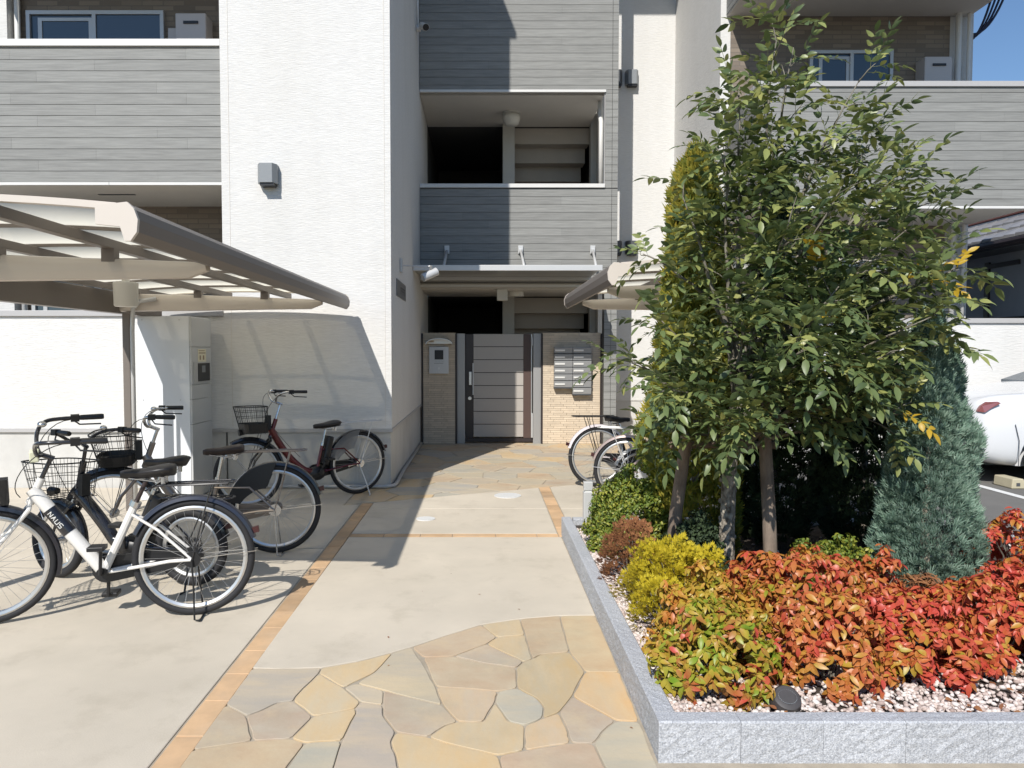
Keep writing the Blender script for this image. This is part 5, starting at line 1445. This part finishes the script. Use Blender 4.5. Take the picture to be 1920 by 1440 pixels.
for tip in tips:
    lfy = tip[3]; tip = Vector(tip[:3])
    zb = .85 if tip.z < 1.9 else rt.uniform(1.0, 1.45)
    k = (zb - .85) / .65
    b0 = Vector((1.495 + .085 * k, 4.49 - .02 * k, zb))
    mid = b0.lerp(tip, .5) + Vector((rt.uniform(-.06, .06), rt.uniform(-.06, .06), .10 + .05 * rt.random())) + Vector((b0.x - tip.x, 0, 0)) * .13
    pts = [b0 * (1 - u) ** 2 + mid * 2 * u * (1 - u) + tip * u * u for u in [i / 10 for i in range(11)]]
    pts = [q + Vector((rt.uniform(-.012, .012), rt.uniform(-.012, .012), rt.uniform(-.01, .01))) if 0 < i < 10 else q for i, q in enumerate(pts)]
    tw.tube(pts, [.019 - .0016 * i for i in range(11)], n=6)
    L = (tip - b0).length
    nt2 = int((4 + L * (4.3 if tip.z > 2.2 else 3.6)) * lfy + .5)
    for j in range(nt2):
        u = (.30 if lfy > .6 else .55) + (.70 if lfy > .6 else .45) * (j + rt.random()) / nt2; u = min(u, .999)
        i = min(9, int(u * 10)); p0 = pts[i].lerp(pts[i + 1], u * 10 - i)
        d = (pts[i + 1] - pts[i]).normalized()
        out = (p0 - Vector((1.75, 4.6, p0.z))); out = out.normalized() if out.length > .05 else Vector((1, 0, 0))
        dd = (d * .6 + out * .5 + Vector((rt.uniform(-1, 1), rt.uniform(-1, 1), rt.uniform(-.4, .8)))).normalized()
        tl_ = rt.uniform(.10, .24) * (1.0 if u < .8 else .8)
        p1 = p0 + dd * tl_
        tw.tube([p0, p0.lerp(p1, .5) + Vector((0, 0, .01)), p1], [.0045, .0035, .002], n=4)
        nl = rt.choice((3, 4, 4, 5))
        for q in range(nl):
            f_ = .35 + .65 * (q + 1) / nl
            pp = p0.lerp(p1, f_)
            a = 2.4 * q + rt.uniform(-.5, .5)
            side = dd.orthogonal().normalized(); side2 = dd.cross(side)
            ld = (dd * .7 + (side * cos(a) + side2 * sin(a)) * .9 + Vector((0, 0, .12)) + out * .2).normalized()
            leafM.append((basis(pp, ld, (0, 0, 1), rt.uniform(.66, 1.05)) @ Matrix.Rotation(rt.uniform(-.5, .5), 4, 'X'), rt.randrange(5)))
tw.build('branches', 'twig', t, smooth=True)
temps = [pinnate(s) for s in range(5)]
yl = []
for (tx, tz, cnt) in ((2.38, 2.02, 2), (2.5, 1.98, 1), (2.3, 1.86, 1), (1.95, 1.62, 1), (2.3, 1.18, 1), (1.9, 2.05, 1)):
    leafM.sort(key=lambda q: (q[0].translation.x - tx) ** 2 + (q[0].translation.z - tz) ** 2 + .15 * (q[0].translation.y - 4.0) ** 2)
    yl += leafM[:cnt]; leafM = leafM[cnt:]
foliage(t, 'leaf', temps, leafM, 'leaf', 300, 'crown')
ytemps = [mesh_np('leaf', v, f, 'leaf_yellow') for v, f in temps[:2]]
for Mx, k in yl:
    o = bpy.data.objects.new('leaf', ytemps[k % 2]); COL.objects.link(o); o.parent = t; o.matrix_local = Matrix.Translation(-OFF[t.name]) @ Mx
    o['label'] = 'yellow autumn leaf'
# support stakes
t = thing('tree_stake', 'weathered round timber stake leaning left of the ash trunk', 'stake', (1.18, 4.66, .1))
MB().tube([(1.185, 4.68, .05), (1.20, 4.60, .5), (1.235, 4.50, 1.0)], [.042, .040, .037], n=12).build('pole', 'stake', t, smooth='auto')
t = thing('tree_stake', 'weathered grey timber stake standing right of the ash trunk', 'stake', (1.72, 4.40, .1))
MB().tube([(1.725, 4.40, .05), (1.715, 4.43, .5), (1.69, 4.46, 1.02)], [.042, .040, .037], n=12).build('pole', 'stake', t, smooth='auto')
t = MB().tube([(1.14, 4.56, .93), (1.5, 4.555, .935), (1.80, 4.54, .93)], .024, n=10).build('stake_crossbar', 'stake', smooth='auto')
meta(t, 'horizontal timber crossbar tied between the two tree stakes', 'crossbar')

# ---------------------------------------------------------------- conifers
def conifer(name, label, x, y, z0, h, r0, m, n, tmpl, seed, prof=None, up=.9, size=1, group=None, trunkr=.03):
    r = random.Random(seed)
    t = thing(name, label, 'conifer', (x, y, z0), group)
    MB().tube([(x, y, z0 - .03), (x, y, z0 + h * .85)], [trunkr, trunkr * .3], n=8).build('trunk', 'bark', t)
    prof = prof or (lambda u: (1 - u) ** .7 * min(1, .55 + u * 3))
    ms = []
    lob = [(r.uniform(0, 2 * pi), r.uniform(0, 1), r.uniform(.10, .30)) for _ in range(30)]; rs_ = .88
    for _ in range(n):
        u = r.random() ** .85
        a = r.uniform(0, 2 * pi)
        rr = r0 * prof(u) * rs_
        for la, lu, lw in lob:
            da = abs((a - la + pi) % (2 * pi) - pi)
            rr *= 1 + lw * math.exp(-(da / .45) ** 2 - ((u - lu) / .10) ** 2)
        q = 1 - abs(r.gauss(0, .2))
        rr *= max(.2, q)
        p = Vector((x + rr * cos(a), y + rr * sin(a), z0 + h * u + r.uniform(-.02, .02)))
        d = Vector((cos(a) * (1 - up * .5), sin(a) * (1 - up * .5), up + r.uniform(-.25, .2))) + Vector((r.uniform(-.3, .3), r.uniform(-.3, .3), 0))
        tang = Vector((-sin(a), cos(a), 0)) * r.uniform(-1, 1) + Vector((cos(a), sin(a), 0)) * r.uniform(.2, 1)
        ms.append((basis(p, d, tang, size * r.uniform(.7, 1.25)), r.randrange(len(tmpl))))
    foliage(t, 'spray', tmpl, ms, m, 0, 'crown')
    return t
fans = [fan(s) for s in range(4)]
jun = [fan(s + 10, 6, .07, .0065, .75, .6) for s in range(4)]
conifer('arborvitae', 'tall golden green arborvitae column left behind the ash tree', 1.49, 5.2, .1, 2.78, .35, 'golden', 7500, fans, 1, size=1.0,
        prof=lambda u: min(1, .80 + u * .6) * (1 - max(0, u - .25) / .75) ** .62 + .04)
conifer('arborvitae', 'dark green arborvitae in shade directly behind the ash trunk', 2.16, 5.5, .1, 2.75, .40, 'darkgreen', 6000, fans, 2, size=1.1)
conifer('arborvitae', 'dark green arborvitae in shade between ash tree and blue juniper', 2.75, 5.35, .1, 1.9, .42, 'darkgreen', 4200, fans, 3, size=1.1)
conifer('juniper', 'conical blue grey juniper at the right of the ash tree', 2.62, 4.38, .1, 1.62, .285, 'juniper', 9500, jun, 4, up=.8, size=.95,
        prof=lambda u: min(1, .72 + u * 1.3) * (1 - max(0, u - .18) / .82) ** .75 + .05)

# ---------------------------------------------------------------- low shrubs
def dome(name, label, cat, x, y, rx, ry, h, m, n, nobj, tmpl, seed, group=None, z0=.1, size=1, pname='leaf_spray', low=.0, per=11, clump=.065, fansprig=False, stems=8):
    r = random.Random(seed)
    t = thing(name, label, cat, (x, y, z0), group)
    st = MB()
    for k in range(stems):
        a = 2 * pi * k / stems + r.uniform(-.3, .3); q = r.uniform(.3, .75)
        st.tube([(x + .02 * cos(a), y + .02 * sin(a), z0 - .01), (x + rx * q * .5 * cos(a), y + ry * q * .5 * sin(a), z0 + h * .5), (x + rx * q * cos(a), y + ry * q * sin(a), z0 + h * .85)], [.005, .004, .002], n=4)
    st.build('stems', 'twig', t)
    ph = [(r.uniform(0, 2 * pi), r.uniform(.05, 1.4), r.uniform(.10, .24)) for _ in range(9)]
    ms = []
    ncl = max(9, int(n / per))
    for c in range(ncl):
        a = 2.39996 * c + r.uniform(-.3, .3)
        cz = max(low, (c + .5) / ncl * 1.0)
        s_ = sqrt(max(0, 1 - cz * cz))
        k = r.uniform(.74, 1.06)
        cc_ = Vector((x + rx * s_ * cos(a) * k, y + ry * s_ * sin(a) * k, z0 + .02 + h * cz * k))
        outn = Vector((s_ * cos(a), s_ * sin(a), cz + .25)).normalized()
        cr = clump * r.uniform(.75, 1.25)
        for q in range(int(per * r.uniform(.7, 1.3))):
            v_ = Vector((r.gauss(0, 1), r.gauss(0, 1), r.gauss(0, 1))).normalized()
            if v_.dot(outn) < -.25: v_ = -v_
            p = cc_ + v_ * cr * (r.random() ** .4)
            p.z = max(p.z, z0 + .01)
            nrm = (v_ * .6 + outn * .5 + Vector((0, 0, .45)) + Vector((r.uniform(-.25, .25), r.uniform(-.25, .25), 0))).normalized()
            d = nrm.orthogonal().normalized()
            if fansprig:
                dd = (v_ * .8 + outn * .6 + Vector((0, 0, .35))).normalized()
                ms.append((basis(p, dd, d, size * r.uniform(.7, 1.2)), r.randrange(len(tmpl))))
            else:
                ms.append((basis(p, Matrix.Rotation(r.uniform(0, 2 * pi), 3, nrm) @ d, nrm, size * r.uniform(.7, 1.2)), r.randrange(len(tmpl))))
    foliage(t, pname, tmpl, ms, m, nobj, 'foliage')
    return t
wh = [whorl(s, n=rnd.choice((5, 6, 7)), ll=(.050, .060, .068)[s % 3], lw=(.022, .029, .031)[s % 3]) for s in range(6)]
sf = [fan(s + 50, 5, .05, .009, .8, .3) for s in range(4)]
th_ = [thread(s) for s in range(4)]
NG = 'dwarf nandina shrubs in the planting bed'
N = [ # label, x, y, rx, ry, h, material, n
    ('front nandina shrub with mixed green, yellow and red leaves at the kerb corner', 0.96, 3.05, .27, .26, .31, 'nand_mixed', 320),
    ('yellow orange nandina shrub between the gold bush and the front mixed shrub', 1.04, 3.42, .28, .26, .33, 'nand_gold', 260),
    ('orange red nandina shrub front centre above the white pebbles', 1.46, 3.10, .27, .24, .33, 'nand_orange', 330),
    ('orange nandina shrub behind the front centre one, right of the ash trunk', 1.62, 3.62, .32, .26, .38, 'nand_orange', 300),
    ('orange nandina shrub filling the middle between trunk and juniper', 1.95, 3.72, .28, .25, .31, 'nand_orange', 260),
    ('orange red nandina shrub in front of the trunk stake', 1.42, 3.82, .24, .22, .30, 'nand_orange', 200),
    ('red nandina shrub with orange top at the right front', 1.88, 3.20, .25, .26, .33, 'nand_red', 300),
    ('wide red orange nandina shrub at the lower right edge', 2.30, 3.30, .32, .30, .35, 'nand_red', 420),
    ('deep red nandina shrub at the right edge behind the juniper foot', 3.12, 4.30, .36, .30, .42, 'nand_red', 280),
    ('red orange nandina shrub below the juniper at the right edge', 2.98, 3.82, .34, .28, .36, 'nand_red', 260),
    ('red nandina shrub just outside the bottom right corner', 2.62, 3.05, .28, .24, .32, 'nand_red', 150)]
for i, (lb, x, y, rx, ry, h, m, n) in enumerate(N):
    dome('nandina_shrub', lb, 'shrub', x, y, rx * .88, ry * .86, h * 1.06, m, int(n * 1.8), 190 if i < 10 else 30, wh, 40 + i, NG, size=.74, per=14, clump=.07)
dome('thread_cypress', 'bright gold thread leaf cypress bush beside the granite kerb', 'shrub', 1.06, 4.02, .26, .26, .32, 'threadgold', 3000, 0, sf, 60, size=.62, per=60, clump=.075, fansprig=True, pname='spray')
dome('thread_cypress', 'smaller gold thread leaf tuft leaning towards the kerb in front of the gold bush', 'shrub', .91, 3.72, .14, .18, .22, 'threadgold', 1300, 0, sf, 61, size=.6, per=60, clump=.06, fansprig=True, pname='spray')
dome('heather_shrub', 'rusty brown feathery shrub between the gold bush and the green shrub', 'shrub', .90, 4.45, .16, .2, .34, 'heather', 2400, 0, sf, 62, size=.5, per=50, clump=.065, fansprig=True, pname='spray')
box_t = [whorl(s + 30, 7, .028, .013) for s in range(4)]
dome('green_shrub', 'yellow green small leaved shrub next to the bollard', 'shrub', 1.03, 5.22, .26, .30, .50, 'boxgreen', 3000, 0, box_t, 63, size=1, per=40, clump=.085, pname='spray')
dome('green_shrub', 'olive green small leaved shrub in shade behind the orange nandinas', 'shrub', 2.02, 4.30, .28, .16, .26, 'boxgreen', 1100, 0, box_t, 64, size=1, per=30, clump=.07, pname='spray')
dome('green_shrub', 'low green tuft behind the gold bush at the foot of the stake', 'shrub', 1.34, 4.60, .2, .2, .34, 'darkgreen', 900, 0, box_t, 66, size=1, per=30, clump=.07, pname='spray')
dome('dry_grass', 'straw coloured grass tuft at the foot of the juniper', 'grass tuft', 2.38, 3.98, .10, .10, .17, 'heather', 90, 0, th_, 65, size=.9, pname='blade')
t = thing('garden_tree', 'green tree seen past the left end of the building', 'tree', (-8.2, 13, 0))
MB().tube([(-8.2, 13, 0), (-8.15, 13, 2)], [.12, .07], n=8).build('trunk', 'bark', t)
r = random.Random(5)
foliage(t, 'spray', box_t, [(basis((-8.2 + r.gauss(0, .5), 13 + r.gauss(0, .5), 2.1 + r.gauss(0, .6)), (r.uniform(-1, 1), r.uniform(-1, 1), r.uniform(-1, 1)), (0, 0, 1), 3), r.randrange(4)) for _ in range(2200)], 'boxgreen', 0, 'crown')
# dry leaves dropped on the pebbles
r = random.Random(77)
lt_ = [leaflet(.045, .022, .3, .5), leaflet(.03, .016, .1, .3)]
ll_ = []
for _ in range(150):
    px_, py_ = r.uniform(.75, 3.5), 2.76 + r.expovariate(2.2)
    if py_ < 5.8: ll_.append((T((px_, py_, .128), r.uniform(0, 6.28), r.uniform(-.3, .3), r.uniform(-.6, .6), r.uniform(.7, 1.1)), r.randrange(2)))
for k in range(9): ll_.append((T((r.uniform(-.6, .6), r.uniform(2.9, 7), .012), r.uniform(0, 6.28), 0, r.uniform(-.3, .3), r.uniform(.35, .6)), 1))
lv = thing('leaf_litter', 'scattered small dry brown leaves on the pebbles and path', 'leaf litter', (1.5, 3, .12)); lv['kind'] = 'stuff'
foliage(lv, 'dry_leaf', lt_, ll_, 'heather', 0, 'dry_leaves')
# dark resin disc lamp lying among the front leaves
t = thing('ground_lamp', 'dark oval ground lamp lying on the pebbles at the front nandinas', 'lamp', (1.18, 2.87, .12))
MB().tube([(1.18, 2.87, .115), (1.18, 2.85, .145), (1.18, 2.838, .163), (1.18, 2.835, .167)], [.055, .058, .052, .045], n=24).build('body', 'stonelamp', t, smooth='auto')
ring = MB()
for k in range(28):
    a0_, a1_ = 2 * pi * k / 28, 2 * pi * (k + .6) / 28
    c_ = Vector((1.18, 2.8335, .1685)); u_ = Vector((1, 0, 0)); v_ = Vector((0, .85, .52)).normalized() * .9
    ring.tube([c_ + (u_ * cos(a0_) + v_ * sin(a0_)) * .034, c_ + (u_ * cos(a1_) + v_ * sin(a1_)) * .034], .0012, n=3)
ring.build('ring_marking', 'greymetal', t)
